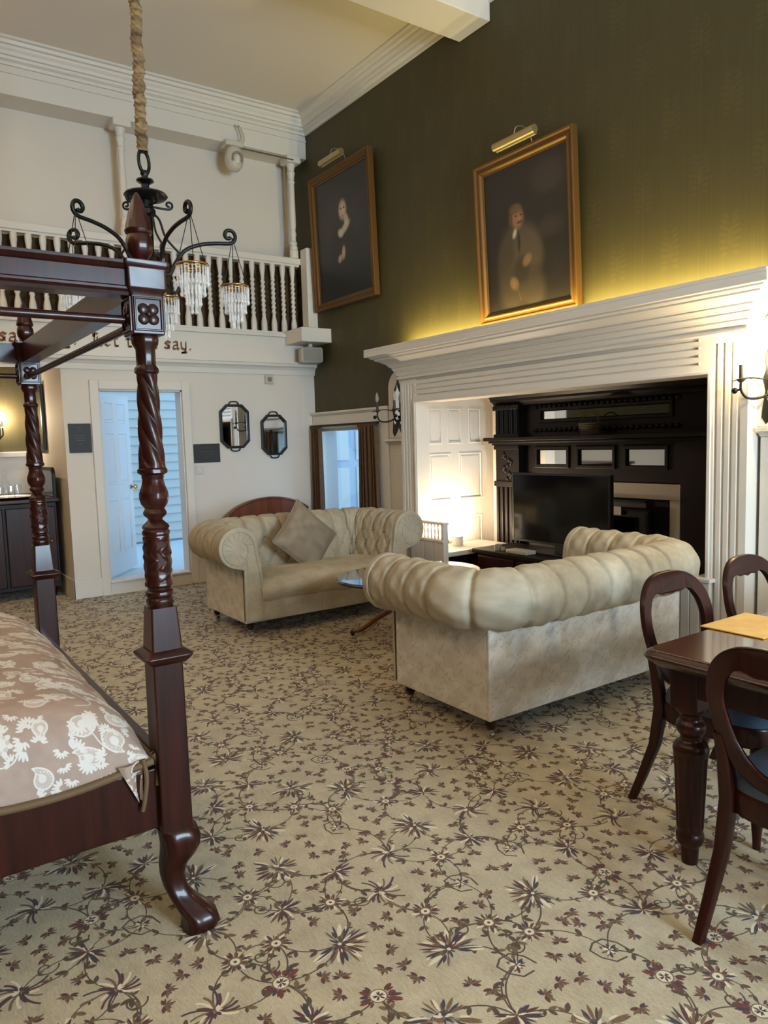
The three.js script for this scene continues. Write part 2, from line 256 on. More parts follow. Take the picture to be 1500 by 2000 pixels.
// entablature and cornice over the gallery columns
const corniceP = [[0, 4.845], [0.02, 4.845], [0.024, 4.87], [0.05, 4.885], [0.055, 4.905], [0.075, 4.91], [0.082, 4.935], [0.10, 4.955], [0.105, 4.975], [0.13, 4.98], [0.14, 5.005], [0.165, 5.01], [0.165, YC], [0, YC]];
struct('trim_4', [B(XL, XW, 4.60, 4.85, ZB - 0.3, ZG - 0.02), B(XL, XW, 4.78, 4.80, ZG - 0.02, ZG - 0.005), prism(corniceP.map((p) => [ZG - 0.02 + p[0], p[1]]), XL, XW, 'x')], WHITE);
struct('trim_5', [prism(corniceP.map((p) => [XW - p[0], p[1]]).reverse(), -7.5, -4.88, 'z'), prism(corniceP.map((p) => [XW - p[0], p[1]]).reverse(), -4.51, ZF, 'z')], WHITE);
struct('ceiling_beam', [B(XL, XW, 4.71, YC, -4.88, -4.51, 0.012)], CEIL);
struct('trim_6', [B(3.93, XW, 2.535, 2.685, ZB - 0.02, -7.08, 0.006), B(4.18, XW, 2.685, 3.6, -7.5, -7.36, 0.008)], WHITE);   // bracket block and newel against the right wall
// wall behind the camera with three tall windows
struct('wall_front', FRONT_WINDOWS.flatMap((x) => [B(XL - 0.2, x - FWH, 0, YC, ZF, ZF + 0.2), B(x + FWH, XW + 0.2, 0, YC, ZF, ZF + 0.2), B(x - FWH, x + FWH, 0, FY0, ZF, ZF + 0.2), B(x - FWH, x + FWH, FY1, YC, ZF, ZF + 0.2)]), PAINT);
FRONT_WINDOWS.forEach((x, i) => {
  const a = FWH, w = mk('window_' + (i + 2), [B(-a, -a + 0.05, FY0, FY1, -0.03, 0.03), B(a - 0.05, a, FY0, FY1, -0.03, 0.03), B(-a, a, FY0, FY0 + 0.06, -0.03, 0.03), B(-a, a, FY1 - 0.06, FY1, -0.03, 0.03), B(-a, a, 1.82, 1.88, -0.03, 0.03), B(-0.018, 0.018, FY0, FY1, -0.025, 0.025)], WHITE);
  w.position.set(x, 0, ZF + 0.08); w.userData.kind = 'structure';
  for (const [x0, x1] of [[-a + 0.05, -0.018], [0.018, a - 0.05]]) for (const [y0, y1] of [[FY0 + 0.06, 1.82], [1.88, FY1 - 0.06]]) mk('pane', B(x0, x1, y0, y1, -0.003, 0.003), GLASS, w);
});

// ---------- yard beyond the doorway and the side window ----------
struct('floor_yard', [B(RX + 0.15, 4.5, -0.1, DY0 - 0.02, -10.34, ZB - 0.17), B(XW + 0.21, 8.6, -0.1, DY0 - 0.02, -10.34, -5.7)], mat('#cfd2cf', 0.8));
const siding = struct('wall_yard', B(RX + 0.15, 8.6, 0, 2.9, -10.5, -10.35), mat('#b9c0c6', 0.7));
const clap = ready(prism([[0, 0], [0.03, 0], [0.012, 0.125], [0, 0.125]], 0, 4.4 - RX - 0.15, 'x'));
for (let i = 0; i < 22; i++) { const b = mk('board', clap, WHITE2, siding); b.position.set(RX + 0.15, 0.14 + i * 0.122, -10.35); }
for (let i = 0; i < 6; i++) for (const [y0, y1] of [[0.25, 1.02], [1.14, 1.62], [1.72, 2.6]]) mk('panel', prism(rect(4.75 + i * 0.64, 5.25 + i * 0.64, y0, y1), -10.35, -10.325, 'z', 0.01), WHITE2, siding);
// ---------- open six-panel door, hinged on its left ----------
function boardWithPanels(w, h, t, cells, m, parent, leafName) {   // a leaf with openings, a raised field in each
  mk(leafName, prism(rect(0, w, 0, h), -t / 2, t / 2, 'z', 0, cells.map(([a, b, c, d]) => rect(a, b, c, d))), m, parent);
  for (const [a, b, c, d] of cells) {
    const q = 0.028, fd = prism(rect(a + q, b - q, c + q, d - q), -t * 0.47, t * 0.47, 'z', 0.006);
    const frame = [prism(rect(a, b, c, d), -t * 0.5 - 0.004, t * 0.5 + 0.004, 'z', 0.004, [rect(a + 0.014, b - 0.014, c + 0.014, d - 0.014)])];
    const p = mk('panel', [B(a, b, c, d, -t * 0.34, t * 0.34), fd], m, parent); mk('moulding', frame, m, p);
  }
}
{
  const w = 0.80, h = 1.865, d = new THREE.Group(); d.name = 'door_1'; d.userData.kind = 'structure'; d.position.set(DX0 + 0.02, DY0 + 0.012, ZB - 0.165); d.rotation.y = 0.94; scene.add(d);
  const c = []; for (const x of [0.105, 0.445]) c.push([x, x + 0.25, 0.2, 0.78], [x, x + 0.25, 0.93, 1.47], [x, x + 0.25, 1.57, 1.78]);
  boardWithPanels(w, h, 0.04, c, mat('#dfe0e2', 0.45), d, 'leaf');
  for (const y of [0.2, 1.0, 1.68]) mk('hinge', [B(-0.012, 0.006, y, y + 0.09, 0.016, 0.03), rod([-0.006, y, 0.028], [-0.006, y + 0.09, 0.028], 0.006)], BRASS, d);
  const kn = mk('knob', [lathe([[0, 0], [0.026, 0.002], [0.02, 0.01], [0.009, 0.014], [0.009, 0.03], [0.022, 0.036], [0.028, 0.05], [0.02, 0.064], [0, 0.067]])], BRASS, d); kn.rotation.x = PI / 2; kn.position.set(w - 0.055, 0.88, 0.02);
}
// ---------- side window with curtains ----------
{
  const w = struct('window_1', [B(XW + 0.005, XW + 0.035, WY0, WY1, WZ0, WZ0 + 0.03), B(XW + 0.005, XW + 0.035, WY0, WY1, WZ1 - 0.03, WZ1), B(XW + 0.005, XW + 0.035, WY1 - 0.03, WY1, WZ0, WZ1), B(XW + 0.005, XW + 0.035, WY0, WY0 + 0.05, WZ0, WZ1), B(XW - 0.03, XW + 0.2, WY0 - 0.03, WY0, WZ0 - 0.03, WZ1 + 0.03)], WHITE);
  struct('trim_11', [B(XW + 0.036, XW + 0.21, WY0, WY1, WZ0, WZ0 + 0.01), B(XW + 0.036, XW + 0.21, WY0, WY1, WZ1 - 0.01, WZ1), B(XW + 0.036, XW + 0.21, WY1 - 0.01, WY1, WZ0, WZ1)], WHITE);
  mk('pane', B(XW + 0.017, XW + 0.023, WY0 + 0.04, WY1 - 0.02, WZ0 + 0.02, WZ1 - 0.02), GLASS, w);
  struct('trim_7', [B(XW - 0.045, XW, 1.635, 1.745, ZB + 0.01, -6.17, 0.006), prism([[XW, 1.745], [XW - 0.05, 1.745], [XW - 0.06, 1.755], [XW - 0.075, 1.765], [XW - 0.075, 1.785], [XW, 1.785]].reverse(), ZB + 0.01, -6.15), B(XW - 0.06, XW, 1.60, 1.635, ZB + 0.01, -6.16, 0.008),
    B(XW - 0.05, XW, 0, 1.79, -6.17, -5.99, 0.006), B(XW - 0.03, XW, 0, 0.45, ZB + 0.01, -6.17), B(XW - 0.06, XW, 0, 0.2, ZB + 0.01, -5.64, 0.008)], WHITE);
  const curtTex = dataTex(256, 256, (u, v) => { const n = vnoise(u * 16, v * 16, 16, 16, 2), s = Math.sin(u * 2 * PI * 4) * 0.5 + 0.5, g = hash2(Math.floor(u * 256), Math.floor(v * 256), 3); return mixc(mixc([74, 48, 28], [112, 82, 46], s * 0.6 + n * 0.4), [40, 26, 18], g * 0.35); }, [4, 4]);
  const CURT = phys('#ffffff', 0.8, { map: curtTex, sheen: 0.5, sheenRoughness: 0.4, sheenColor: new THREE.Color('#8a6a40'), side: THREE.DoubleSide });
  const curtain = (za, zb, flareA, flareB, label) => {
    const c = thing('curtain', label, 'curtain', [XW - 0.085, 0, 0], 0, 'curtains of the side window');
    mk('drape', grid(90, 40, (u, v) => { const y = lerp(0.12, 1.605, v), fl = (1 - v) ** 0.8, z = lerp(za - flareA * fl, zb + flareB * fl, u), ph = u * 2 * PI * 6 + 0.5 * Math.sin(v * 4 + u * 9); return [(0.028 + 0.012 * (1 - v)) * Math.sin(ph) - 0.008 * Math.sin(ph * 2.3), y, z + 0.006 * Math.cos(ph), u * 0.9, y]; }), CURT, c);
    mk('heading', [B(-0.018, 0.018, 1.595, 1.625, za - 0.005, zb + 0.005, 0.008)], CURT, c); return c;
  };
  curtain(-7.45, -7.25, 0.0, 0.02, 'brown striped curtain beside the back wall, left of the side window');
  curtain(-6.47, -6.13, 0.03, 0.05, 'brown striped curtain nearer the fireplace, right of the side window');
  mk('drapery_pole', [rod([XW - 0.085, 1.63, ZB + 0.03], [XW - 0.085, 1.63, -6.1], 0.012)], IRON).userData = { label: 'dark curtain pole above the side window', category: 'curtain pole' };
}
// ---------- chimneypiece: white timber surround of the inglenook ----------
{
  const t = thing('mantelpiece', 'large white reeded mantelpiece framing the inglenook opening', 'mantelpiece');
  const fx = 4.15, zl = -5.63, zr = -2.29;
  const fluted = (z0, z1, name) => {   // pilaster with four sunk flutes
    const n = 4, w = (z1 - z0), pts = [[z0, 4.3], [z0, fx]], e = w * 0.12, step = (w - 2 * e) / n;
    for (let i = 0; i < n; i++) { const a = z0 + e + i * step + step * 0.28, b = a + step * 0.44; pts.push([a, fx]); for (let k = 1; k < 6; k++) pts.push([lerp(a, b, k / 6), fx + 0.016 * Math.sin(k / 6 * PI)]); pts.push([b, fx]); }
    pts.push([z1, fx], [z1, 4.3]);
    const P = pts.map((p) => [p[1], p[0]]).reverse();
    mk(name, [prism(P, 0.24, 1.96, 'y'), B(fx, 4.3, 1.96, 2.02, z0, z1), B(fx - 0.02, 4.3, 0, 0.22, z0 - 0.015, z1 + 0.015, 0.008), B(fx - 0.01, 4.3, 0.22, 0.245, z0 - 0.008, z1 + 0.008, 0.006)], WHITE, t);
  };
  fluted(zl, NZ0, 'pilaster'); fluted(NZ1, zr, 'pilaster');
  // frieze: reeded bands in profile (x against y) swept along z
  const reed = (y0, y1, n, x) => { const o = []; for (let i = 0; i < n; i++) { const c = lerp(y0, y1, (i + 0.5) / n), h = 0.007; o.push([x, c - h], [x + 0.006, c - h * 0.6], [x + 0.012, c], [x + 0.006, c + h * 0.6], [x, c + h]); } return o; };
  const body = (list) => [[4.3, list[0][1]], ...list, [4.3, list[list.length - 1][1]]].reverse();
  mk('frieze', [prism(body([[fx, NY], ...reed(1.83, 2.015, 4, fx), [fx, 2.02]]), NZ0, NZ1 - 0.06), B(fx, 4.3, NY, 2.02, NZ1 - 0.06, NZ1), B(4.3, 4.5, NY + 0.005, NY + 0.06, NZ0 - 0.06, NZ1 + 0.06)], WHITE, t);
  mk('lintel_bead', [B(fx - 0.012, fx, NY - 0.005, NY + 0.018, NZ0 - 0.03, NZ1 + 0.03, 0.006), B(fx - 0.012, fx, 0.25, NY, NZ0 - 0.03, NZ0 - 0.006, 0.005), B(fx - 0.012, fx, 0.25, NY, NZ1 + 0.006, NZ1 + 0.03, 0.005)], WHITE, t);
  for (let i = 0; i < 4; i++) mk('stud', ball([fx, 1.83 + 0.185 * (i + 0.5) / 4, NZ1 - 0.055], 0.009, 0.7, 1, 1, 8), WHITE, t);
  const ux = 4.125;
  mk('architrave', [B(ux - 0.012, 4.3, 2.008, 2.026, zl - 0.006, zr + 0.006, 0.006)], WHITE, t);
  // shelf over a deep cove that returns at both ends
  const cove = [[0, 2.02], [0.012, 2.05], [0.03, 2.09], [0.06, 2.13], [0.10, 2.163]], prof = [[0, 2.02]];
  for (let i = 0; i < 4; i++) { const A = cove[i], C = cove[i + 1], at = (k, d) => [lerp(A[0], C[0], k) - d, lerp(A[1], C[1], k) + d * 0.5]; prof.push(at(0.4, 0), at(0.46, 0.006), at(0.62, 0.006), at(0.7, 0), C); }
  prof.push([0.145, 2.185], [0.155, 2.19], [0.155, 2.2], [0.175, 2.203], [0.19, 2.212], [0.195, 2.222], [0.225, 2.224], [0.225, 2.27]);
  const top = prof.map(([o, y]) => [[4.3, y, zl - o], [ux - o, y, zl - o], [ux - o, y, zr + o], [4.3, y, zr + o]]);
  const pos = [], q = (a, b, c, d) => { for (const p of [a, b, c, a, c, d]) pos.push(...p); };
  for (let i = 0; i + 1 < top.length; i++) for (let k = 0; k < 3; k++) q(top[i][k], top[i][k + 1], top[i + 1][k + 1], top[i + 1][k]);
  const L = top[top.length - 1], F = top[0]; q(L[0], L[1], L[2], L[3]); q(F[3], F[2], F[1], F[0]); q(F[0], L[0], L[3], F[3]);
  let g = new THREE.BufferGeometry(); g.setAttribute('position', new THREE.Float32BufferAttribute(pos, 3)); g.computeVertexNormals();
  mk('shelf', [g, B(ux - 0.225, ux - 0.205, 2.27, 2.295, zl - 0.225, zr + 0.225, 0.004)], WHITE, t);
}
{ // light strip on the shelf
  const s = thing('light_strip', 'glowing yellow light strip along the top of the white mantelpiece', 'light strip');
  mk('channel', [B(4.14, 4.18, 2.271, 2.283, -5.68, -2.16)], mat('#c9c4b6', 0.5), s);
  mk('diffuser', [B(4.145, 4.175, 2.283, 2.294, -5.67, -2.17, 0.004)], new THREE.MeshStandardMaterial({ color: '#f4e6b0', emissive: STRIP, emissiveIntensity: 3 }), s);
}
// dado panelling either side of the chimneypiece
{
  const ledge = (z0, z1) => [prism([[XW, 1.41], [XW - 0.05, 1.41], [XW - 0.062, 1.425], [XW - 0.08, 1.435], [XW - 0.1, 1.44], [XW - 0.1, 1.462], [XW, 1.462]].reverse(), z0, z1)];
  const dado = struct('trim_8', [B(XW - 0.03, XW, 0, 1.41, -2.27, ZF), ...ledge(-2.27, ZF), B(XW - 0.055, XW, 0, 0.2, -2.27, ZF, 0.008), B(XW - 0.045, XW, 0, 1.41, -2.27, -2.2, 0.006)], WHITE);
  for (let i = 0; i < 9; i++) mk('panel', prism(rect(-2.12 + i * 0.6, -1.66 + i * 0.6, 0.34, 1.3), XW - 0.044, XW - 0.028, 'x', 0.008), WHITE, dado);
  const d2 = struct('trim_9', [B(XW - 0.03, XW, 0, 1.41, -5.99, -5.635), ...ledge(-6.0, -5.635)], WHITE);
  mk('panel', prism(rect(-5.93, -5.7, 0.75, 1.3), XW - 0.044, XW - 0.028, 'x', 0.008), WHITE, d2); mk('panel', prism(rect(-5.93, -5.7, 0.28, 0.66), XW - 0.044, XW - 0.028, 'x', 0.008), WHITE, d2);
}
// ---------- inglenook ----------
const NX = 5.15, SZ0 = -5.45, SZ1 = -2.49;
struct('ceiling_nook', B(4.4, NX + 0.1, 1.86, 1.96, SZ0 - 0.1, SZ1 + 0.1), WHITE2);
struct('wall_nook_back', B(NX, NX + 0.1, 0, 1.96, SZ0 - 0.1, SZ1 + 0.1), WHITE2);
struct('trim_10', [prism(rect(-5.43, -5.29, 0.75, 1.33), NX - 0.02, NX, 'x', 0.008), prism(rect(-5.43, -5.29, 1.43, 1.8), NX - 0.02, NX, 'x', 0.008)], WHITE2);
for (const [z, nm, s] of [[SZ0, 'wall_nook_left', 1], [SZ1, 'wall_nook_right', -1]]) {
  const o = new THREE.Group(); o.name = nm; o.userData.kind = 'structure'; o.position.set(4.28, 0, z - s * 0.02); scene.add(o);
  mk('backing', B(0, NX - 4.28, 0, 1.88, s > 0 ? -0.08 : 0.02, s > 0 ? -0.02 : 0.08), WHITE2, o);
  boardWithPanels(NX - 4.28, 1.88, 0.045, [[0.05, 0.21, 1.40, 1.735], [0.28, 0.46, 1.40, 1.735], [0.55, 0.71, 1.40, 1.735], [0.05, 0.32, 0.86, 1.31], [0.42, 0.71, 0.86, 1.31], [0.1, 0.71, 0.3, 0.7]], WHITE2, o, 'boarding');
}
// fireside settles with beadboard ends
function settle(zWall, s, label, tall = true) {
  const t = thing('settle', label, 'bench', [0, 0, zWall]);
  const z = (d) => s * d, zz = (a, b) => [Math.min(z(a), z(b)), Math.max(z(a), z(b))];
  const bx = (x0, x1, y0, y1, a, b, r) => { const [p, q] = zz(a, b); return B(x0, x1, y0, y1, p, q, r); };
  mk('seat', [bx(4.146, 4.945, 0.40, 0.445, 0.005, 0.45, 0.01)], WHITE2, t);
  mk('front_panel', [bx(4.2, 4.945, 0.0, 0.40, 0.38, 0.41)], EBON, t);
  for (let i = 0; i < 7; i++) mk('board', [bx(4.10, 4.125, 0.13, 0.535, -0.02 + i * 0.0658, -0.02 + i * 0.0658 + 0.062, 0.006)], WHITE2, t);
  mk('end_frame', [bx(4.125, 4.146, 0, 0.54, 0.05, 0.44), bx(4.09, 4.165, 0.535, 0.56, -0.03, 0.46, 0.006), bx(4.095, 4.13, 0, 0.13, -0.02, 0.445, 0.006), bx(4.10, 4.155, 0.0, tall ? 0.7 : 0.56, 0.43, 0.462, 0.004)], WHITE2, t);
  if (tall) mk('top_rail', [bx(4.10, 4.16, 0.69, 0.712, -0.03, 0.47, 0.006)], WHITE2, t);
  if (tall) for (let i = 0; i < 9; i++) mk('spindle', [lathe([[0.009, 0.56], [0.009, 0.58], [0.005, 0.59], [0.011, 0.625], [0.005, 0.66], [0.009, 0.672], [0.009, 0.69]], [4.128, 0, z(0.02 + i * 0.048)], 8)], WHITE2, t);
  return t;
}
settle(SZ0 + 0.01, 1, 'white settle with spindled beadboard end at the left of the inglenook');
settle(SZ1 - 0.01, -1, 'white settle end behind the right end of the near sofa', false);
// ---------- carved dark overmantel ----------
{
  const t = thing('overmantel', 'carved black timber overmantel with four mirrors inside the inglenook', 'overmantel');
  const x0 = 5.06, zl = -5.24, zr = -2.7, m = EBON;
  const mir = [[-4.72, -3.39, 1.588, 1.68], [-4.77, -4.41, 1.182, 1.33], [-4.29, -3.92, 1.182, 1.33], [-3.80, -3.43, 1.182, 1.33]];
  const fire = [-4.55, -3.30, 0, 1.06];
  mk('back_board', prism(rect(zl, zr, 0, 1.86), x0, NX, 'x', 0, [...mir.map(([a, b, c, d]) => rect(a, b, c, d)), rect(fire[0], fire[1], 0.001, fire[3])]), m, t);
  for (const [a, b, c, d] of mir) { const g = mk('mirror', prism(rect(a + 0.002, b - 0.002, c + 0.002, d - 0.002), x0 + 0.012, x0 + 0.03, 'x', 0.01), MIRROR, t); mk('mirror_frame', prism(rect(a - 0.022, b + 0.022, c - 0.022, d + 0.022), x0 - 0.014, x0 + 0.005, 'x', 0.005, [rect(a, b, c, d)]), m, g); }
  mk('shelf', [B(4.86, NX, 1.412, 1.445, zl - 0.04, zr + 0.04, 0.006), B(4.90, NX, 1.39, 1.412, zl - 0.01, zr + 0.01, 0.006), B(4.94, NX, 1.37, 1.39, zl, zr)], m, t);
  mk('cornice', [prism([[NX, 1.74], [5.0, 1.74], [4.99, 1.76], [4.97, 1.78], [4.95, 1.785], [4.95, 1.80], [4.93, 1.83], [4.92, 1.86], [NX, 1.86]].reverse(), zl - 0.03, zr + 0.03)], m, t);
  for (const yb of [1.50, 1.715]) for (let i = 0; i < 26; i++) mk('dentil', ball([x0 - 0.006, yb, -4.78 + i * 0.058], 0.02, 0.7, 1, 1.15, 8), m, t);
  const pil = (z0, z1) => {
    const p = mk('pilaster', [B(4.985, x0, 0.02, 1.37, z0, z1), B(4.985, x0, 1.445, 1.74, z0, z1), B(4.965, x0, 1.445, 1.475, z0 - 0.012, z1 + 0.012, 0.005), B(4.96, x0, 1.70, 1.745, z0 - 0.015, z1 + 0.015, 0.006), B(4.965, x0, 0.98, 1.03, z0 - 0.012, z1 + 0.012, 0.006), B(4.965, x0, 1.33, 1.37, z0 - 0.012, z1 + 0.012, 0.006), B(4.96, x0, 0, 0.2, z0 - 0.012, z1 + 0.012, 0.006)], m, t);
    const n = 5, w = (z1 - z0) / n;
    for (let i = 0; i < n; i++) { const zc = z0 + (i + 0.5) * w; mk('reed', rod([4.984, 1.48, zc], [4.984, 1.695, zc], w * 0.3, 8), m, p); mk('reed', rod([4.984, 0.22, zc], [4.984, 0.97, zc], w * 0.3, 8), m, p); }
    const car = []; for (let i = 0; i < 14; i++) { const a = i * 0.9; car.push(ball([4.984, 1.18 + (i - 7) * 0.018, (z0 + z1) / 2 + Math.sin(a) * 0.055], 0.02, 0.6, 1.1, 1, 8)); } mk('carving', car, m, p);
    const cap = []; for (let i = 0; i < 7; i++) cap.push(ball([4.962, 1.722, lerp(z0, z1, (i + 0.5) / 7)], 0.018, 0.6, 1, 0.9, 8)); mk('capital_carving', cap, m, p);
  };
  pil(zl + 0.005, -4.93); pil(-3.03, zr - 0.005);
  // pale stone slips and the dark hearth
  const slips = thing('fire_surround', 'pale grey stone slips around the dark hearth opening', 'fire surround');
  mk('header_stone', B(x0 + 0.005, x0 + 0.06, 0.925, 1.05, -4.54, -3.31, 0.004), mat('#a29a90', 0.5), slips);
  for (const [a, b] of [[-4.54, -4.46], [-3.40, -3.31]]) mk('side_stone', B(x0 + 0.005, x0 + 0.06, 0, 0.924, a, b, 0.004), mat('#9a938a', 0.5), slips);
  const st = thing('stove', 'black inset stove in the hearth, with a small white tag', 'stove');
  mk('casing', [B(5.07, 5.14, 0, 0.92, -4.45, -3.41), B(5.0, 5.07, 0.02, 0.84, -4.3, -3.55, 0.02)], BLACK, st);
  mk('glass_door', B(4.992, 5.0, 0.2, 0.78, -4.2, -3.65, 0.004), mat('#050506', 0.08), st);
  mk('vent_rail', B(4.98, 5.0, 0.86, 0.9, -4.3, -3.55, 0.004), mat('#241a17', 0.5), st);
  mk('paper_tag', B(4.984, 4.99, 0.79, 0.872, -3.86, -3.79), mat('#c9c6bd', 0.7), st);
}
// ---------- television, its stand and the small things there ----------
{
  const t = thing('television', 'large black flat television in front of the dark overmantel', 'television', [4.62, 0.47, -4.12], 0.0);
  mk('screen', B(-0.012, -0.006, 0.09, 0.655, -0.505, 0.505), mat('#050506', 0.12), t);
  mk('bezel', [prism(rect(-0.52, 0.52, 0.075, 0.67), -0.014, 0.03, 'x', 0.004, [rect(-0.505, 0.505, 0.09, 0.655)]), B(-0.005, 0.045, 0.08, 0.665, -0.515, 0.515, 0.015)], BLACK, t);
  mk('foot', [B(-0.1, 0.12, 0, 0.014, -0.26, 0.26, 0.006), B(0.0, 0.03, 0.014, 0.1, -0.05, 0.05)], BLACK, t);
  const s = thing('television_stand', 'low dark wooden cabinet under the television', 'cabinet', [4.64, 0, -4.1]);
  mk('top', B(-0.27, 0.25, 0.43, 0.47, -0.82, 0.7, 0.01), EBON, s);
  mk('body', [B(-0.23, 0.22, 0.05, 0.43, -0.78, 0.66)], MAHOG, s);
  for (const z of [-0.78, -0.3, 0.19]) { const d = mk('door', prism(rect(z + 0.015, z + 0.455, 0.08, 0.41), -0.245, -0.229, 'x', 0.005), MAHOG, s); mk('knob', ball([-0.255, 0.25, z + 0.06], 0.012), BRASS, d); }
  for (const z of [-0.72, 0.6]) for (const x of [-0.2, 0.19]) mk('foot', lathe([[0.02, 0], [0.03, 0.02], [0.025, 0.05]], [x, 0, z], 12), EBON, s);
  tag(mk('set_top_box', [B(4.38, 4.5, 0.471, 0.505, -4.5, -4.26, 0.01)], mat('#a8a496', 0.5)), 'small pale set-top box on the low cabinet in front of the television', 'box');
  const c1 = mat('#8d8478', 0.4);
  [[-4.66, 0.03, 'small glass candle jar nearest the settle on the low dark cabinet'], [-4.6, 0.02, 'short pale pot beside the set-top box on the low cabinet']].forEach(([z, r, l]) => tag(mk('candle_jar', lathe([[0, 0], [r, 0], [r * 1.05, r * 0.3], [r, r * 1.6], [r * 0.8, r * 1.7], [r * 0.75, r * 0.4], [0, r * 0.35]], [4.45, 0.471, z], 14), c1), l, 'jar'));
}
{ // wicker basket on the overmantel shelf
  const b = thing('basket', 'small wicker basket with looped handle on the overmantel shelf', 'basket', [4.94, 1.446, -4.06]);
  const WICK = mat('#4a4034', 0.85), rings = [];
  for (let i = 0; i < 7; i++) { const y = 0.01 + i * 0.014, k = 1 + i * 0.05; const pts = []; for (let j = 0; j < 28; j++) { const a = j / 28 * 2 * PI; pts.push([0.05 * k * Math.cos(a), y + 0.003 * Math.sin(j * PI), 0.085 * k * Math.sin(a) + 0]); } rings.push(tube(pts, 0.0065, 40, 5, true)); }
  mk('weave', [...rings, lathe([[0, 0], [0.05, 0], [0.05, 0.008], [0, 0.008]], [0, 0, 0], 16)], WICK, b);
  mk('handle', tube([[0, 0.09, -0.09], [0, 0.15, -0.075], [0, 0.185, 0], [0, 0.15, 0.075], [0, 0.09, 0.09]], 0.006, 24, 6), WICK, b);
}
{ // uplighter on the left settle
  const u = thing('uplighter', 'glowing floor uplighter hidden behind the left settle end', 'lamp', [4.5, 0.446, -5.26]);
  mk('housing', lathe([[0, 0], [0.05, 0], [0.055, 0.01], [0.05, 0.09], [0.045, 0.09], [0.042, 0.05], [0, 0.05]], [0, 0, 0], 18), mat('#cfcabd', 0.5), u);
  mk('bulb', ball([0, 0.085, 0], 0.034), new THREE.MeshStandardMaterial({ color: '#fff4d8', emissive: WARM, emissiveIntensity: 30 }), u);
  pointLight('uplighter_light', WARM, 4.6, [4.5, 0.531, -5.26], 1.5);
}
const CANDLE = new THREE.Color().setRGB(1.0, 0.76, 0.38);
// ---------- iron sconces on ogee mirror plates ----------
function sconce(zc, s, lit, label, px = XW, dy = 0) {
  const t = thing('wall_sconce', label, 'sconce', [px, dy, zc], s > 0 ? 0 : PI);
  const ogee = (k, dy) => { const L = []; const hw = 0.1 * k, pts = [[0, 0.33], [0.02, 0.27], [0.05, 0.235], [0.10, 0.19], [0.13, 0.12], [0.12, 0.05], [0.145, 0.0], [0.12, -0.07], [0.14, -0.15], [0.15, -0.22], [0.11, -0.26], [0.05, -0.22], [0, -0.17]]; for (const p of pts) L.push([p[0] / 0.15 * hw, 1.74 + dy + p[1] * k]); for (const p of pts.slice(1, -1).reverse()) L.push([-p[0] / 0.15 * hw, 1.74 + dy + p[1] * k]); return L; };
  const arch = []; for (let i = 0; i <= 20; i++) { const a = i / 20 * PI; arch.push([0.165 * Math.cos(a), 1.95 + 0.165 * Math.sin(a)]); } arch.push([-0.165, 1.465], [0.165, 1.465]);
  const inner = arch.map(([a, b]) => [a * 0.93, b > 1.5 ? 1.95 + (b - 1.95) * 0.93 : 1.465]);
  mk('arched_frame', prism(arch, -0.045, -0.001, 'x', 0.006, [inner.slice().reverse()]), WHITE, t);
  mk('gilt_board', prism(inner, -0.02, -0.002, 'x'), mat('#a8852e', 0.45, { metalness: 0.35 }), t);
  mk('plate', prism(ogee(1, 0), -0.05, -0.03, 'x', 0.004), mat('#171513', 0.4, { metalness: 0.3 }), t);
  mk('plate_edge', prism(ogee(1.06, 0), -0.04, -0.025, 'x', 0.003, [ogee(0.96, 0)]), WHITE, t);
  mk('mirror', prism(ogee(0.66, 0.03), -0.056, -0.048, 'x', 0.002), MIRROR, t);
  for (const k of [-1, 1]) {
    const z = k * 0.142;
    const a = mk('arm', [tube([[-0.05, 1.66, z * 0.3], [-0.11, 1.63, z * 0.55], [-0.175, 1.635, z * 0.85], [-0.195, 1.68, z], [-0.195, 1.73, z]], 0.0075, 24, 8), tube([[-0.05, 1.73, z * 0.4], [-0.12, 1.745, z * 0.8], [-0.195, 1.74, z], [-0.24, 1.728, z * 1.15]], 0.004, 20, 6), ball([-0.205, 1.675, z * 1.22], 0.018), rod([-0.197, 1.68, z], [-0.205, 1.675, z * 1.22], 0.006)], IRON, t);
    mk('candle_tube', lathe([[0.011, 1.72], [0.026, 1.735], [0.03, 1.74], [0.012, 1.742], [0.012, 1.82], [0, 1.82]], [-0.195, 0, z], 14), mat('#3a342a', 0.5), a);
    const e = lit ? new THREE.MeshStandardMaterial({ color: '#fff4d8', emissive: WARM, emissiveIntensity: 45 }) : phys('#d8d2c2', 0.1, { transmission: 0.6, thickness: 0 });
    mk('bulb', lathe([[0, 1.818], [0.011, 1.82], [0.018, 1.845], [0.017, 1.87], [0.008, 1.9], [0, 1.915]], [-0.195, 0, z], 14, false), e, a);
    if (lit) pointLight('sconce_light', CANDLE, lit, [px - s * 0.195, 1.86 + dy, zc + s * z], 0.8);
  }
  return t;
}
sconce(-2.165, 1, 0.95, 'lit iron candle sconce on a gilt arched board, right of the mantelpiece');
sconce(-5.81, 1, 0, 'unlit iron candle sconce in the gap left of the mantelpiece');
sconce(1.6, 1, 3.2, 'lit iron candle sconce on the right wall beyond the dining table');
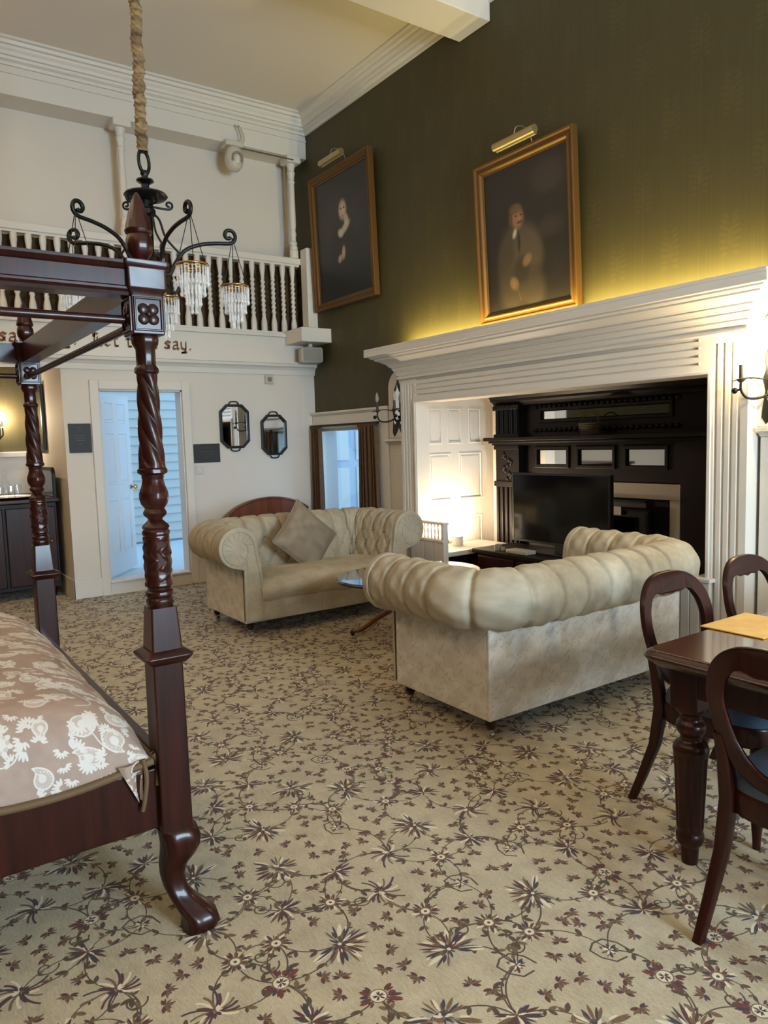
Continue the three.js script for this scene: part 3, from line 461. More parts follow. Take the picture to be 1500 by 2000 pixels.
// plaster bowl uplighters high on the left wall
for (const [z, l] of [[-5.9, 'plaster bowl uplighter high on the left wall toward the gallery'], [-3.0, 'plaster bowl uplighter high on the left wall above the bed head'], [0.6, 'plaster bowl uplighter high on the left wall near the camera']]) {
  const t = thing('bowl_uplighter', l, 'uplighter', [XL, 3.3, z], 0, 'bowl uplighters on the left wall');
  mk('bowl', lathe([[0.0, 0], [0.08, 0.005], [0.15, 0.05], [0.19, 0.13], [0.2, 0.2], [0.188, 0.2], [0.178, 0.13], [0.14, 0.06], [0.07, 0.02], [0, 0.015]], [0.2, 0, 0], 28, false), WHITE, t);
  mk('wall_bracket', B(0.001, 0.06, 0.02, 0.16, -0.05, 0.05, 0.008), WHITE, t);
  mk('bulb', ball([0.2, 0.1, 0], 0.045), new THREE.MeshStandardMaterial({ color: '#fff4d8', emissive: WARM, emissiveIntensity: 40 }), t);
  pointLight('uplighter_light', WARM, 46, [XL + 0.2, 3.4, z], 2);
}
{ // sconce in the recess
  const t = thing('candle_bracket', 'lit candle bracket on the olive wall above the sideboard', 'sconce', [1.2, 0, RZ]);
  mk('back_plate', [B(-0.03, 0.03, 1.6, 1.75, 0.001, 0.015, 0.006)], IRON, t);
  mk('arm', tube([[0, 1.66, 0.01], [0.01, 1.6, 0.06], [0.03, 1.62, 0.12], [0.03, 1.7, 0.12]], 0.007, 20, 7), IRON, t);
  mk('candle_tube', lathe([[0.022, 1.7], [0.012, 1.71], [0.012, 1.77], [0, 1.77]], [0.03, 0, 0.12], 12), mat('#e8dcc0', 0.5), t);
  mk('bulb', lathe([[0, 1.77], [0.014, 1.78], [0.018, 1.81], [0.009, 1.85], [0, 1.86]], [0.03, 0, 0.12], 12, false), new THREE.MeshStandardMaterial({ color: '#fff4d8', emissive: WARM, emissiveIntensity: 45 }), t);
  pointLight('bracket_light', WARM, 2.2, [1.23, 1.81, RZ + 0.12], 0.8);
}
// ---------- portraits with picture lights ----------
function portrait(zc, y0, y1, wz, draw, tilt, label, lampLabel, gold) {
  const h = y1 - y0, t = thing('painting', label, 'painting', [XW - 0.012, y0, zc]); t.rotation.order = 'YXZ';
  const g = new THREE.Group(); t.rotation.z = tilt;
  const cz = wz / 2, fr = 0.085;
  const bars = [[0, fr]];
  const prof = [[0, 0], [-0.055, 0], [-0.06, 0.006], [-0.058, 0.016], [-0.045, 0.028], [-0.042, 0.042], [-0.05, 0.052], [-0.046, 0.062], [-0.03, 0.072], [-0.026, 0.085], [0, 0.085]];
  const ring = prof.map(([x, o]) => [[x, o, -cz + o], [x, o, cz - o], [x, h - o, cz - o], [x, h - o, -cz + o]]);
  const names = ['frame_bottom', 'frame_side', 'frame_top', 'frame_side'];
  for (let k = 0; k < 4; k++) {
    const pos = []; for (let i = 0; i + 1 < ring.length; i++) { const a = ring[i][k], b = ring[i][(k + 1) % 4], c = ring[i + 1][(k + 1) % 4], d = ring[i + 1][k]; for (const p of [a, b, c, a, c, d]) pos.push(...p); }
    let q = new THREE.BufferGeometry(); q.setAttribute('position', new THREE.Float32BufferAttribute(pos, 3)); q.computeVertexNormals(); mk(names[k], q, gold, t);
  }
  const cv = grid(1, 1, (u, v) => [-0.02, lerp(fr, h - fr, v), lerp(-cz + fr, cz - fr, u), u, v]);
  mk('canvas', [cv], phys('#ffffff', 0.45, { map: canvasTex(512, Math.round(512 * (h - 2 * fr) / (wz - 2 * fr)), draw), clearcoat: 0.25, clearcoatRoughness: 0.3 }), t);
  mk('backing', B(-0.012, 0, 0.03, h - 0.03, -cz + 0.03, cz - 0.03), mat('#2a2018', 0.9), t);
  const l = thing('picture_light', lampLabel, 'picture light', [XW, y1, zc], 0, 'brass picture lights');
  const lx = -0.17 + Math.sin(tilt) * 0;
  mk('shade', [(() => { const s = new THREE.CylinderGeometry(0.03, 0.03, 0.42, 18, 1, false, 0, PI * 2); s.rotateX(PI / 2); s.translate(lx, 0.055, 0); return s; })(), rod([lx + 0.02, 0.03, -0.2], [lx + 0.02, 0.03, 0.2], 0.012)], BRASSPALE, l);
  mk('arm', [tube([[lx, 0.08, 0], [lx + 0.01, 0.13, 0.01], [lx + 0.06, 0.15, 0.015], [-0.03, 0.12, 0.02], [0, 0.06, 0.02]], 0.005, 24, 7)], BRASSPALE, l);
  return t;
}
const BRASSPALE = mat('#b9a578', 0.35, { metalness: 0.8 });
const blob = (x, cx, cy, rx, ry, col, a = 1, rot = 0) => { x.save(); x.translate(cx, cy); x.rotate(rot); x.scale(rx, ry); const g = x.createRadialGradient(0, 0, 0, 0, 0, 1); const [r, gg, b] = col; g.addColorStop(0, `rgba(${r},${gg},${b},${a})`); g.addColorStop(0.6, `rgba(${r},${gg},${b},${a * 0.85})`); g.addColorStop(1, `rgba(${r},${gg},${b},0)`); x.fillStyle = g; x.beginPath(); x.arc(0, 0, 1, 0, 7); x.fill(); x.restore(); };
portrait(-4.10, 2.365, 3.60, 1.02, (x, W, H) => {   // seated man in a grey suit
  x.fillStyle = '#17110e'; x.fillRect(0, 0, W, H);
  blob(x, 0.78 * W, 0.16 * H, 0.26 * W, 0.14 * H, [66, 54, 46], 0.6); blob(x, 0.8 * W, 0.5 * H, 0.2 * W, 0.09 * H, [54, 46, 38], 0.6);
  const s = [74, 62, 49], d = [56, 46, 36];
  blob(x, 0.41 * W, 0.58 * H, 0.29 * W, 0.24 * H, s, 1); blob(x, 0.24 * W, 0.66 * H, 0.13 * W, 0.22 * H, d, 1, 0.2); blob(x, 0.58 * W, 0.61 * H, 0.15 * W, 0.2 * H, s, 1, -0.35);
  blob(x, 0.32 * W, 0.87 * H, 0.22 * W, 0.17 * H, d, 1, 0.3); blob(x, 0.56 * W, 0.87 * H, 0.19 * W, 0.2 * H, d, 1, -0.3); blob(x, 0.44 * W, 0.74 * H, 0.12 * W, 0.12 * H, [38, 31, 25], 0.85);
  blob(x, 0.41 * W, 0.37 * H, 0.098 * W, 0.1 * H, [140, 102, 74], 1); blob(x, 0.385 * W, 0.305 * H, 0.1 * W, 0.045 * H, [92, 68, 44], 1); blob(x, 0.325 * W, 0.365 * H, 0.03 * W, 0.06 * H, [80, 58, 40], 1); blob(x, 0.44 * W, 0.405 * H, 0.05 * W, 0.014 * H, [76, 50, 36], 0.9); blob(x, 0.395 * W, 0.357 * H, 0.02 * W, 0.008 * H, [50, 34, 24], 1); blob(x, 0.455 * W, 0.357 * H, 0.018 * W, 0.008 * H, [50, 34, 24], 1); blob(x, 0.44 * W, 0.38 * H, 0.012 * W, 0.02 * H, [160, 118, 88], 0.8);
  blob(x, 0.37 * W, 0.475 * H, 0.03 * W, 0.045 * H, [182, 172, 158], 0.95, 0.4); blob(x, 0.42 * W, 0.54 * H, 0.02 * W, 0.09 * H, [28, 21, 19], 0.9); blob(x, 0.51 * W, 0.68 * H, 0.08 * W, 0.045 * H, [120, 94, 66], 0.9, -0.7); blob(x, 0.34 * W, 0.82 * H, 0.08 * W, 0.05 * H, [110, 86, 60], 0.9, 0.9);
  x.strokeStyle = '#4a4030'; x.lineWidth = 5; x.beginPath(); x.moveTo(0.36 * W, 0.83 * H); x.lineTo(0.42 * W, 0.95 * H); x.stroke();
}, 0.045, 'gilt-framed dark portrait of a seated man in a grey suit, above the mantelpiece', 'brass picture light over the portrait of the seated man', GOLD);
portrait(-6.70, 2.885, 4.285, 1.18, (x, W, H) => {   // woman in black with a pale collar
  x.fillStyle = '#1f1b1c'; x.fillRect(0, 0, W, H); blob(x, 0.5 * W, 0.35 * H, 0.5 * W, 0.3 * H, [46, 38, 38], 0.7); blob(x, 0.5 * W, 0.8 * H, 0.6 * W, 0.3 * H, [15, 15, 16], 0.9); blob(x, 0.5 * W, 0.62 * H, 0.3 * W, 0.3 * H, [22, 18, 19], 0.9);
  blob(x, 0.57 * W, 0.26 * H, 0.14 * W, 0.11 * H, [34, 25, 23], 1); blob(x, 0.52 * W, 0.295 * H, 0.095 * W, 0.105 * H, [214, 190, 164], 1); blob(x, 0.58 * W, 0.385 * H, 0.055 * W, 0.06 * H, [204, 180, 154], 1); blob(x, 0.55 * W, 0.445 * H, 0.14 * W, 0.045 * H, [210, 200, 180], 0.95, -0.5); blob(x, 0.46 * W, 0.475 * H, 0.07 * W, 0.045 * H, [212, 202, 184], 0.95, 0.5);
  blob(x, 0.49 * W, 0.28 * H, 0.022 * W, 0.009 * H, [70, 50, 44], 1); blob(x, 0.55 * W, 0.28 * H, 0.022 * W, 0.009 * H, [70, 50, 44], 1); blob(x, 0.515 * W, 0.345 * H, 0.032 * W, 0.008 * H, [150, 90, 82], 0.9); blob(x, 0.512 * W, 0.31 * H, 0.012 * W, 0.024 * H, [186, 158, 134], 0.8);
  blob(x, 0.5 * W, 0.64 * H, 0.045 * W, 0.075 * H, [192, 166, 144], 1, 0.15); blob(x, 0.43 * W, 0.68 * H, 0.06 * W, 0.04 * H, [184, 158, 136], 1, -0.7);
}, 0.03, 'gilt-framed portrait of a woman in black with pale collar, beside the gallery', 'brass picture light over the portrait of the woman in black', GOLD);
// ---------- mirrors, plaques and fittings on the back wall ----------
function trayMirror(xc, yc, w, h, label) {
  const t = thing('wall_mirror', label, 'mirror', [xc, yc, ZB], 0, 'tray-shaped mirrors');
  const oct = (a, b, c) => [[-a + c, -b], [a - c, -b], [a, -b + c], [a, b - c], [a - c, b], [-a + c, b], [-a, b - c], [-a, -b + c]];
  mk('glass', prism(oct(w / 2 - 0.012, h / 2 - 0.012, 0.07), 0.012, 0.02, 'z'), MIRROR, t);
  mk('frame', prism(oct(w / 2, h / 2, 0.075), 0.002, 0.04, 'z', 0.006, [oct(w / 2 - 0.026, h / 2 - 0.026, 0.064)]), BLACK, t);
  for (const s of [-1, 1]) mk('handle', tube([[-0.055, s * h / 2, 0.022], [-0.04, s * (h / 2 + 0.024), 0.024], [0, s * (h / 2 + 0.03), 0.024], [0.04, s * (h / 2 + 0.024), 0.024], [0.055, s * h / 2, 0.022]], 0.007, 20, 7), BLACK, t);
}
trayMirror(3.285, 1.645, 0.335, 0.47, 'left black-framed octagonal tray mirror, higher of the two');
trayMirror(3.75, 1.545, 0.31, 0.45, 'right black-framed octagonal tray mirror, lower and nearer the curtain');
const PLAQ = (col, lines) => mat('#ffffff', 0.55, { map: canvasTex(256, 256, (x, W, H) => { x.fillStyle = col; x.fillRect(0, 0, W, H); x.strokeStyle = '#5a5a52'; x.lineWidth = 3; for (const [y, a, b] of lines) { x.beginPath(); x.moveTo(a * W, y * H); x.lineTo(b * W, y * H); x.stroke(); } }) });
function plaque(x0, x1, y0, y1, m, label) {
  const t = thing('plaque', label, 'plaque', [(x0 + x1) / 2, (y0 + y1) / 2, ZB], 0, 'dark plaques by the door'), a = (x1 - x0) / 2, b = (y1 - y0) / 2;
  mk('board', B(-a, a, -b, b, 0.002, 0.012, 0.003), mat('#1b1d1c', 0.5), t);
  mk('face', [grid(1, 1, (u, v) => [lerp(-a + 0.006, a - 0.006, u), lerp(-b + 0.006, b - 0.006, v), 0.0128, u, v])], m, t);
}
plaque(1.597, 1.803, 1.413, 1.692, PLAQ('#1e211f', [[0.12, 0.42, 0.58], [0.24, 0.45, 0.55], [0.42, 0.3, 0.7], [0.5, 0.25, 0.75], [0.58, 0.3, 0.7], [0.7, 0.4, 0.6]]), 'dark square-ish plaque on the white wall left of the doorway');
plaque(2.818, 3.108, 1.268, 1.466, PLAQ('#221f1c', [[0.2, 0.42, 0.58], [0.42, 0.2, 0.8], [0.55, 0.25, 0.75], [0.72, 0.4, 0.6]]), 'dark wide plaque between the doorway and the left tray mirror');
{ const s = thing('light_switch', 'small white light switch under the wide dark plaque', 'switch', [2.872, 1.192, ZB]); mk('plate', B(-0.043, 0.043, -0.043, 0.043, 0.001, 0.012, 0.005), mat('#cdc8bc', 0.4), s); mk('rocker', B(-0.012, 0.012, -0.02, 0.02, 0.012, 0.018, 0.003), mat('#d8d4ca', 0.35), s); }
{ const s = thing('alarm_sounder', 'small square white sounder under the gallery cornice', 'alarm', [3.72, 2.155, ZB]); mk('box', B(-0.05, 0.05, -0.05, 0.05, 0.001, 0.03, 0.008), mat('#bdb7aa', 0.5), s); mk('grille', lathe([[0, 0], [0.026, 0], [0.028, 0.004], [0.02, 0.008], [0, 0.008]], [0, 0, 0], 18).rotateX(PI / 2).translate(0, 0, 0.03), mat('#7c766b', 0.6), s); }
{ // loudspeaker under the bracket block
  const s = thing('loudspeaker', 'small white loudspeaker under the block at the gallery end', 'speaker', [4.14, 2.41, -7.27], -0.32);
  mk('cabinet', [B(-0.125, 0.125, -0.085, 0.085, -0.11, 0.08, 0.03, 3)], mat('#b4b0a5', 0.45), s); mk('grille', [B(-0.1, 0.1, -0.065, 0.065, 0.075, 0.086, 0.005)], mat('#8b877d', 0.7), s);
  mk('bracket', [B(-0.02, 0.02, 0.08, 0.125, -0.05, -0.01)], mat('#b4b0a5', 0.5), s);
}
{ // security camera hanging from the gallery beam
  const c = thing('security_camera', 'white domed security camera hanging under the gallery entablature', 'camera', [3.41, 4.45, ZB + 0.04]), m = mat('#cbc3b3', 0.4);
  mk('mount', [B(-0.1, 0.1, 0.1, 0.155, -0.1, 0.05, 0.015)], m, c);
  mk('body', [lathe([[0, -0.15], [0.05, -0.14], [0.085, -0.1], [0.098, -0.04], [0.09, 0.04], [0.06, 0.1], [0, 0.1]], [0, 0, 0], 22, false)], m, c);
  mk('lens_hood', [tube([[-0.05, -0.07, 0.088], [-0.045, -0.01, 0.1], [0, 0.015, 0.11], [0.045, -0.01, 0.1], [0.05, -0.07, 0.088]], 0.012, 20, 7)], mat('#8b8375', 0.5), c);
  mk('lens', [ball([0, -0.05, 0.086], 0.032, 1, 1.5, 0.7)], mat('#d8d0c0', 0.3), c);
  mk('cable', [tube([[0.05, 0.14, 0.03], [0.07, 0.2, 0.04], [0.05, 0.28, 0.03], [0.03, 0.33, 0.0]], 0.006, 16, 6), tube([[0.09, 0.12, 0.03], [0.11, 0.2, 0.04], [0.08, 0.3, 0.02], [0.07, 0.33, 0]], 0.006, 16, 6)], mat('#b0a898', 0.5), c);
  tag(mk('cable_rod', [rod([3.5, 4.555, ZB + 0.04], [4.12, 4.555, ZB + 0.035], 0.007)], mat('#5c4a34', 0.6)), 'thin dark rod between the security camera and the corner column', 'rod');
}
// ---------- gallery balustrade, columns, drape and motto ----------
{
  const bal = thing('balustrade', 'white gallery balustrade of barley-twist balusters', 'balustrade'), Z = ZB - 0.05, xa = -0.9, xb = 4.17;
  mk('handrail', [B(xa, xb + 0.02, 3.44, 3.51, Z - 0.05, Z + 0.05, 0.012), B(xa, xb, 3.42, 3.445, Z - 0.03, Z + 0.03)], WHITE, bal);
  mk('bottom_rail', B(xa, xb, 2.655, 2.69, Z - 0.035, Z + 0.035, 0.006), WHITE, bal);
  const rf = (y, th) => { const tw = y > 2.86 && y < 3.27; if (tw) { const e = Math.min(1, (y - 2.86) / 0.02, (3.27 - y) / 0.02); return 0.0205 + 0.0075 * e * Math.cos(2 * (th + y * 62)); } if (y <= 2.86) return y < 2.73 ? 0.034 : 0.034 - 0.012 * clamp((y - 2.73) / 0.12, 0, 1) + 0.004 * Math.sin((y - 2.73) * 30); return y > 3.36 ? 0.031 : 0.0205 + 0.010 * clamp((y - 3.28) / 0.08, 0, 1); };
  const g = ready(turned(rf, 2.685, 3.43, 64, 14));
  for (let x = xb - 0.075; x > xa + 0.05; x -= 0.1235) { const b = mk('baluster', g, WHITE, bal); b.position.set(x, 0, Z); b.rotation.y = x * 7; }
  const dr = dataTex(256, 256, (u, v) => { const n = vnoise(u * 12, v * 12, 12, 12, 4), k = hash2(Math.floor(u * 128), Math.floor(v * 128), 3); return mixc(mixc([62, 42, 26], [104, 78, 44], n), [36, 24, 16], k * 0.4); }, [3, 3]);
  tag(mk('gallery_drape', [grid(420, 6, (u, v) => { const x = lerp(xa, xb + 0.1, u), y = lerp(2.67, 3.43, v); return [x, y, Z - 0.11 + 0.022 * Math.sin(x * 50 + 2 * Math.sin(x * 6)) + 0.008 * Math.sin(x * 123), x, y]; })], mat('#ffffff', 0.9, { map: dr, side: THREE.DoubleSide })), 'gathered brown patterned drape behind the white gallery balusters', 'drape');
  const col = (y, th) => { const a = [[3.51, 0.05], [3.6, 0.05], [3.605, 0.04], [3.63, 0.046], [3.66, 0.034], [3.68, 0.044], [3.70, 0.03], [3.74, 0.028], [3.78, 0.036], [3.82, 0.026], [3.86, 0.034], [3.90, 0.036], [4.32, 0.032], [4.34, 0.042], [4.36, 0.032], [4.40, 0.036], [4.44, 0.046], [4.46, 0.034], [4.52, 0.05], [4.6, 0.06]]; for (let i = 0; i + 1 < a.length; i++) if (y <= a[i + 1][0]) return lerp(a[i][1], a[i + 1][1], (y - a[i][0]) / (a[i + 1][0] - a[i][0])); return 0.06; };
  const cg = ready(turned(col, 3.51, 4.6, 110, 16));
  [[4.13, 'slender white turned column at the corner beside the olive wall'], [2.27, 'slender white turned column behind the chandelier chain']].forEach(([x, l]) => { const c = thing('column', l, 'column', [x, 0, Z], 0, 'gallery columns'); mk('shaft', cg, WHITE, c); mk('capital', B(-0.085, 0.085, 4.53, 4.6, -0.085, 0.085, 0.006), WHITE, c); });
}
{ // motto in broad-nib black letter, each glyph drawn with a slanted pen
  const G = { s: [[[0.9, 0.8], [0.45, 1], [0.15, 0.8], [0.75, 0.35], [0.5, 0.05], [0.05, 0.2]]], a: [[[0.15, 0.85], [0.5, 1], [0.75, 0.85], [0.75, 0.1], [0.95, 0]], [[0.75, 0.55], [0.2, 0.45], [0.15, 0.1], [0.45, 0], [0.75, 0.15]]], y: [[[0.15, 1], [0.2, 0.2], [0.5, 0.02], [0.78, 0.2]], [[0.78, 1], [0.78, 0.05], [0.6, -0.35], [0.15, -0.4], [0.9, -0.4]]], L: [[[0.3, 1.5], [0.25, 0.4], [0.1, 0.05], [0.6, 0.1], [1.2, 0.0]], [[0.1, 1.1], [0.35, 1.5], [0.7, 1.4]], [[0.62, 1.1], [0.62, 0.4]]], e: [[[0.2, 0.5], [0.75, 0.7], [0.6, 1], [0.25, 0.8], [0.2, 0.2], [0.5, 0], [0.85, 0.2]]], t: [[[0.4, 1.3], [0.4, 0.15], [0.6, 0], [0.8, 0.12]], [[0.1, 0.97], [0.8, 0.97]]], h: [[[0.2, 1.5], [0.2, 0]], [[0.2, 0.8], [0.55, 1], [0.8, 0.8], [0.75, 0.1], [0.6, -0.2]]], m: [[[0.1, 1], [0.15, 0]], [[0.15, 0.85], [0.45, 1], [0.55, 0.85], [0.55, 0]], [[0.55, 0.85], [0.85, 1], [0.97, 0.85], [0.97, 0.05], [1.1, 0]]], W: [[[0.05, 1.4], [0.2, 1.3], [0.2, 0.15], [0.45, 0], [0.7, 0.2]], [[0.7, 1.4], [0.7, 0.2], [1, 0], [1.25, 0.3], [1.2, 1], [1.0, 1.4]]], '?': [[[0.15, 1.1], [0.4, 1.4], [0.75, 1.2], [0.4, 0.7], [0.4, 0.45]], [[0.36, 0.08], [0.46, 0.02]]], '.': [[[0.2, 0.1], [0.32, 0.02]]], ' ': [] };
  const adv = { s: 1.05, a: 1.1, y: 1.1, L: 1.35, e: 0.98, t: 0.95, h: 1.0, m: 1.3, W: 1.5, '?': 1.0, '.': 0.6, ' ': 0.7 };
  const group = thing('motto_lettering', 'brown black-letter motto painted on the gallery fascia', 'lettering', [0, 2.435, ZG + 0.001]), INK = mat('#7d5230', 0.7);
  const text = 'What say they?  Let them say.', S = 0.078; let w = 0; for (const c of text) w += adv[c] * S;
  let x = 2.86 - w; const nib = [0.055 * S / 0.5 * 0.9, 0.075 * S / 0.5 * 0.9];
  for (const ch of text) {
    const gs = [];
    for (const pl of G[ch]) for (let i = 0; i + 1 < pl.length; i++) { const a = pl[i].map((v) => v * S), b = pl[i + 1].map((v) => v * S); const n = [nib[0], nib[1]]; const hull = [[a[0] - n[0], a[1] - n[1]], [b[0] - n[0], b[1] - n[1]], [b[0] + n[0], b[1] + n[1]], [a[0] + n[0], a[1] + n[1]]]; const ar = Math.abs((b[0] - a[0]) * n[1] - (b[1] - a[1]) * n[0]); gs.push(prism(hull, 0, 0.0015)); if (ar < 0.0001) gs.push(prism(rect(Math.min(a[0], b[0]) - 0.004, Math.max(a[0], b[0]) + 0.004, Math.min(a[1], b[1]) - 0.004, Math.max(a[1], b[1]) + 0.004), 0, 0.0015)); }
    if (gs.length) mk('letter', gs, INK, group).position.x = x;
    x += adv[ch] * S;
  }
}
// ---------- chesterfield sofas ----------
const velvetTex = dataTex(512, 512, (u, v) => { const a = vnoise(u * 10, v * 10, 10, 10, 1), b = vnoise(u * 40, v * 40, 40, 40, 2), c = hash2(Math.floor(u * 512), Math.floor(v * 512), 5); return mixc([152, 141, 120], [184, 172, 150], clamp(a * 0.6 + b * 0.3 + c * 0.15, 0, 1)); }, [1.3, 1.3]);
const crushTex = dataTex(512, 512, (u, v) => { const w = vnoise(u * 8, v * 8, 8, 8, 7), a = vnoise(u * 26 + w * 3, v * 26 - w * 3, 26, 26, 1), b = vnoise(u * 70 + w * 4, v * 70, 70, 70, 2), c = hash2(Math.floor(u * 512), Math.floor(v * 512), 5); const t = clamp(0.62 + (w - 0.5) * 0.5 - Math.max(0, a - 0.5) * 1.3 * (b > 0.45 ? 1 : 0.2) + (c - 0.5) * 0.16, 0, 1); return mixc([176, 168, 154], [220, 215, 208], t); }, [2.6, 2.6]);
const VELVET = phys('#ffffff', 0.72, { map: velvetTex, sheen: 1, sheenRoughness: 0.35, sheenColor: new THREE.Color('#c8b89a') });
const CRUSH = phys('#ffffff', 0.62, { map: crushTex, sheen: 1, sheenRoughness: 0.3, sheenColor: new THREE.Color('#cfc6b6') });
function sofaParts(t, W, D) {
  const R = 0.2, cu = 0.035, cv = 0.69, r = 0.152;
  const prof = [[-0.175, 0.36], [-0.165, 0.45], [-0.15, 0.54], [-0.13, 0.62]]; for (let a = 172; a >= -78; a -= 10) prof.push([cu + r * Math.cos(a * PI / 180), cv + r * Math.sin(a * PI / 180)]); prof.push([0.015, 0.54]);
  const pc = new THREE.CatmullRomCurve3(prof.map((p) => V(p[0], p[1], 0))), T = pc.getLength();
  const s1 = D - R, a1 = R * PI / 2, s2 = W - 2 * R, L = 2 * s1 + 2 * a1 + s2;
  const path = (s) => {
    if (s < s1) return [-W / 2, D / 2 - s, -1, 0]; s -= s1;
    if (s < a1) { const a = PI + s / R; return [-W / 2 + R + R * Math.cos(a), -D / 2 + R + R * Math.sin(a), Math.cos(a), Math.sin(a)]; } s -= a1;
    if (s < s2) return [-W / 2 + R + s, -D / 2, 0, -1]; s -= s2;
    if (s < a1) { const a = 1.5 * PI + s / R; return [W / 2 - R + R * Math.cos(a), -D / 2 + R + R * Math.sin(a), Math.cos(a), Math.sin(a)]; } s -= a1;
    return [W / 2, -D / 2 + R + s, 1, 0];
  };
  const n = Math.round(L / 0.165), pitch = L / n, rowT = 0.13, t0 = 0.06, tb = t0 + 2 * rowT, A = 0.034;
  const bump = (s, t) => {
    const a = s / pitch, b = (t - t0) / rowT, edge = Math.min(1, s / 0.03, (L - s) / 0.03);
    const p = a + b / 2, q = a - b / 2, sp = Math.abs(Math.sin(PI * p)), sq = Math.abs(Math.sin(PI * q));
    const dia = 0.6 * Math.pow(sp * sq, 0.28) + 0.4 * (1 - Math.exp(-(sp * sp + sq * sq) / 0.3));
    const fr = Math.abs(a - Math.round(a)), pl = 0.95 - 0.6 * Math.exp(-((fr / 0.055) ** 2)) - 0.35 * (2 * fr - 1) ** 2, k = clamp((t - tb) / 0.05 + 0.5, 0, 1), fade = t > tb ? 1 - 0.45 * clamp((t - tb) / (T - tb), 0, 1) : 1;
    return A * edge * (lerp(dia, pl, k) * fade + 0.12 * Math.sin(s * 61 + t * 23) * Math.sin(s * 17 - t * 31)) - A * 0.8;
  };
  const roll = grid(560, 84, (u, v) => {
    const s = u * L, tt = v * T, [x, z, nx, nz] = path(Math.min(s, L - 1e-6)), c = pc.getPointAt(v), tg = pc.getTangentAt(v), h = bump(s, tt), uu = c.x - tg.y * h, vv = c.y + tg.x * h;
    return [x + nx * uu, vv, z + nz * uu, s, tt];
  });
  mk('rolled_back', [roll], VELVET, t);
  const bt = []; for (let rI = 0; rI < 3; rI++) for (let i = 0; i <= n; i++) { const s = (i + (rI % 2) / 2) * pitch; if (s < 0.05 || s > L - 0.05) continue; const v = (t0 + rI * rowT) / T, c = pc.getPointAt(v), tg = pc.getTangentAt(v), [x, z, nx, nz] = path(s), uu = c.x - tg.y * -0.013; bt.push(ball([x + nx * uu, c.y + tg.x * -0.013, z + nz * uu], 0.011, 1, 1, 1, 7)); }
  const bo = mk('buttons', bt, VELVET, t); bo.userData.kind = 'stuff';
  // flat outside panels
  mk('back_panel', B(-W / 2, W / 2, 0.115, 0.565, -D / 2, -D / 2 + 0.02, 0.006), CRUSH, t);
  for (const s of [-1, 1]) mk('side_panel', B(s > 0 ? W / 2 - 0.02 : -W / 2, s > 0 ? W / 2 : -W / 2 + 0.02, 0.115, 0.565, -D / 2 + 0.02, D / 2, 0.006), CRUSH, t);
  // arm fronts with piping
  const sc = []; for (let a = -78; a <= 180; a += 8) sc.push([cu + (r + 0.002) * Math.cos(a * PI / 180), cv + (r + 0.002) * Math.sin(a * PI / 180)]);
  const face = [[0, 0.13], [0, 0.52], ...sc, [-0.135, 0.58], [-0.15, 0.45], [-0.15, 0.13]];
  for (const s of [-1, 1]) {
    const f = face.map(([u, v]) => [s * (W / 2 + u), v]);
    const p = mk('arm_front', [prism(f, D / 2 - 0.03, D / 2 + 0.014, 'z', 0.008)], VELVET, t);
    const inn = []; inn.push([0.0, 0.15], [-0.012, 0.5], [0.03, 0.56]); for (let a = -60; a <= 200; a += 20) inn.push([cu + 0.118 * Math.cos(a * PI / 180), cv + 0.118 * Math.sin(a * PI / 180)]); inn.push([-0.075, 0.6], [-0.03, 0.585], [0.02, 0.62]);
    mk('piping', [tube([[s * (W / 2 - 0.135), 0.14, D / 2 + 0.015], [s * (W / 2 - 0.13), 0.45, D / 2 + 0.015], [s * (W / 2 - 0.105), 0.6, D / 2 + 0.015], ...[175, 150, 120, 90, 60, 30, 0, -30, -60, -100].map((a) => [s * (W / 2 + cu + 0.125 * Math.cos(a * PI / 180)), cv + 0.125 * Math.sin(a * PI / 180), D / 2 + 0.015]), ...[[-140, 0.09], [-190, 0.07], [-230, 0.055]].map(([a, q]) => [s * (W / 2 + cu + q * Math.cos(a * PI / 180)), cv + q * Math.sin(a * PI / 180), D / 2 + 0.015])], 0.006, 70, 7), tube([[s * (W / 2 - 0.02), 0.14, D / 2 + 0.015], [s * (W / 2 - 0.025), 0.4, D / 2 + 0.015], [s * (W / 2 - 0.03), 0.55, D / 2 + 0.015], [s * (W / 2 - 0.02), 0.6, D / 2 + 0.015], [s * (W / 2 + 0.03), 0.64, D / 2 + 0.015]], 0.005, 30, 6)], VELVET, p);
    const pl = []; for (let i = 0; i < 9; i++) { const a = (160 - i * 24) * PI / 180; pl.push(rod([s * (W / 2 + cu + 0.06 * Math.cos(a)), cv + 0.06 * Math.sin(a), D / 2 + 0.014], [s * (W / 2 + cu + 0.118 * Math.cos(a + 0.12)), cv + 0.118 * Math.sin(a + 0.12), D / 2 + 0.014], 0.005, 6)); } mk('pleats', pl, VELVET, p);
  }
  // seat and apron
  mk('seat_cushion', [grid(40, 30, (u, v) => { const x = lerp(-W / 2 + 0.13, W / 2 - 0.13, u), q = v < 0.35 ? 0 : (v - 0.35) / 0.65; let z, y; if (v < 0.35) { const a = v / 0.35; z = D / 2 + 0.012 + 0.022 * Math.sin(PI * Math.min(1, a * 1.15)); y = lerp(0.27, 0.425, a) ; if (a > 0.6) { z -= 0.05 * ((a - 0.6) / 0.4) ** 2; } } else { z = lerp(D / 2 - 0.04, -D / 2 + 0.1, q); y = 0.425 + 0.035 * Math.sin(PI * Math.min(1, q * 1.1 + 0.08)); } y += 0.006 * Math.sin(x * 7 + z * 9) + 0.004 * Math.sin(x * 19 + 2); return [x, y, z, x, v]; })], VELVET, t);
